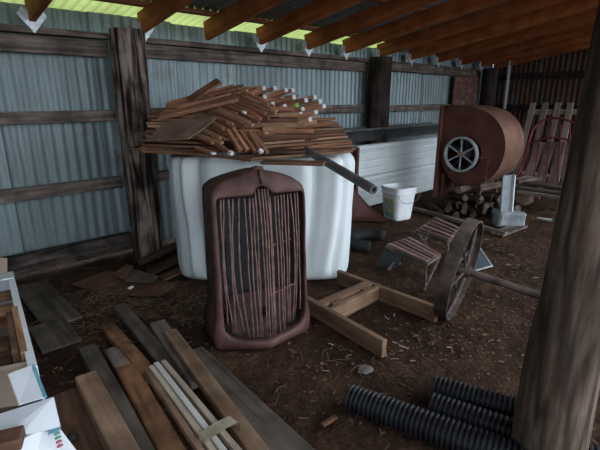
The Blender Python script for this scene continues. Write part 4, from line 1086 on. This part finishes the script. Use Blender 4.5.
k2 = [at_z(35, 360, Z2), at_z(52, 425, Z2), at_z(-40, 470, Z2), at_z(-60, 378, Z2)]
b2, o2 = crate('cardboard_box', k2, Z2, .30, 'nearer open printed box with raised white flaps, at the bottom left corner', ['card_white', 'card_white', 'card', 'card'])
flap(b2, o2, [at_z(34, 364, .50), at_z(47, 396, .50), at_z(19, 404, .54), at_z(8, 374, .56)], 'card_white', lb='white side flap bent inward')
flap(b2, o2, [at_z(34, 364, .503), at_z(38, 373, .503), at_z(47, 396, .503), at_z(43, 397, .506), at_z(35, 378, .506), at_z(30, 365, .506)], 'card_blue', nm='blue_print', lb='blue printed edge of the flap')
flap(b2, o2, [at_z(8, 374, .565), at_z(-20, 380, .52), at_z(-10, 410, .5), at_z(19, 405, .545)], 'card')
flap(b2, o2, [at_z(-20, 420, .50), at_z(53, 397, .56), at_z(60, 427, .50), at_z(20, 436, .50), at_z(-15, 450, .48)], 'card_white', lb='large white flap raised at the front')
flap(b2, o2, [at_z(49, 430, .498), at_z(60, 425, .502), at_z(60, 429, .50), at_z(48, 434, .496)], 'card_blue', nm='blue_print')
flap(b2, o2, [at_z(20, 436, .49), at_z(60, 430, .49), at_z(84, 462, .36), at_z(20, 475, .36)], 'card_white', nm='printed_side', lb='white lower side with coloured print spots')
for k, (x, y, mt) in enumerate(((57, 434, 'print_green'), (58, 438, 'print_green'), (59, 442, 'print_pink'), (60, 446, 'print_pink'))):
    p = at_z(x, y, .497-.0042*k*1.0-.0); bm = bmesh.new(); 
    prism(bm, [Vector((.010*math.cos(q), .008*math.sin(q), 0)) for q in [2*PI*i/10 for i in range(10)]], (0, 0, .003)); s = link('print_spot', bm, mt, b2); s.location = p-o2
blk((-15, 395), (10, 388), .42, .42, .1, .05, 'brown_board', 'brown block inside the nearer box at the left edge')
blk((-12, 440), (22, 432), .535, .535, .08, .04, 'brown_board', 'brown wood end poking over the nearest box at the bottom left')
bm = bmesh.new(); p = at_z(72, 434, .09); bmesh.ops.create_icosphere(bm, subdivisions=2, radius=.025)
for v in bm.verts: v.co *= 1+.3*noise.noise(v.co*40)
o = link('dark_knob', bm, 'rubber'); o.location = (p.x, p.y, .07); tag(o, 'small dark lump on the reddish board beside the printed box', 'lump')

# ================================================================ DEBRIS
def debris(name, n, seed, mat, lmin, lmax, wd, areas, label, lift=.004):
    g = random.Random(seed); bm = bmesh.new()
    for i in range(n):
        cx, cy, sx, sy = g.choice(areas); x = g.gauss(cx, sx); y = g.gauss(cy, sy)
        if not (-.3 < x < 9.5 and .25 < y < 4.45): continue
        L = g.uniform(lmin, lmax); a = g.uniform(0, 2*PI); b = a+g.uniform(-.5, .5); z = floor_h(x, y)+lift
        b = a+g.uniform(-.5, .5)*(1 if lmax > .05 else .15)
        p = [Vector((x, y, z)), Vector((x+L*.5*math.cos(a), y+L*.5*math.sin(a), z+g.uniform(0, .012)*min(1, L*8))), Vector((x+L*.5*math.cos(a)+L*.5*math.cos(b), y+L*.5*math.sin(a)+L*.5*math.sin(b), z+.002))]
        w_ = wd*g.uniform(.5, 1.3); nrm = Vector((-math.sin(a), math.cos(a), 0))*w_
        vs_ = [bm.verts.new(q+nrm) for q in p]+[bm.verts.new(q-nrm) for q in reversed(p)]
        bm.faces.new((vs_[0], vs_[1], vs_[4], vs_[5])); bm.faces.new((vs_[1], vs_[2], vs_[3], vs_[4]))
        tp = [bm.verts.new(v.co+Vector((0, 0, w_*.6))) for v in vs_]
        bm.faces.new((tp[0], tp[1], tp[4], tp[5])); bm.faces.new((tp[1], tp[2], tp[3], tp[4]))
        for q in range(6): bm.faces.new((vs_[q], vs_[(q+1) % 6], tp[(q+1) % 6], tp[q]))
    return tag(link(name, bm, mat), label, 'debris', kind='stuff')
debris('straw', 900, 1, 'straw', .04, .16, .0018, [(1.3, 3.6, .35, .3), (1.0, 3.3, .3, .3), (1.5, 3.2, .25, .3), (1.2, 3.4, .3, .3),(1.7, 2.9, .15, .15), (3.3, 2.2, 1.2, .8)], 'loose straw scattered on the dirt, thickest by the left wall')
debris('wood_chips', 2000, 2, 'chip', .008, .038, .005, [(3.5, 2.0, 1.6, .9), (2.2, 1.3, .6, .5), (3.6, 1.3, .8, .5), (5.0, 2.4, 1.0, .6), (1.4, 2.9, .5, .5)], 'small wood chips scattered all over the dirt floor')
debris('wood_shavings', 26, 4, 'pale_strip', .03, .07, .005, [(3.0, 1.1, .7, .4), (4.2, 1.6, .6, .4), (2.2, 1.5, .4, .3)], 'few pale wood shavings on the dirt near wheel and frame')
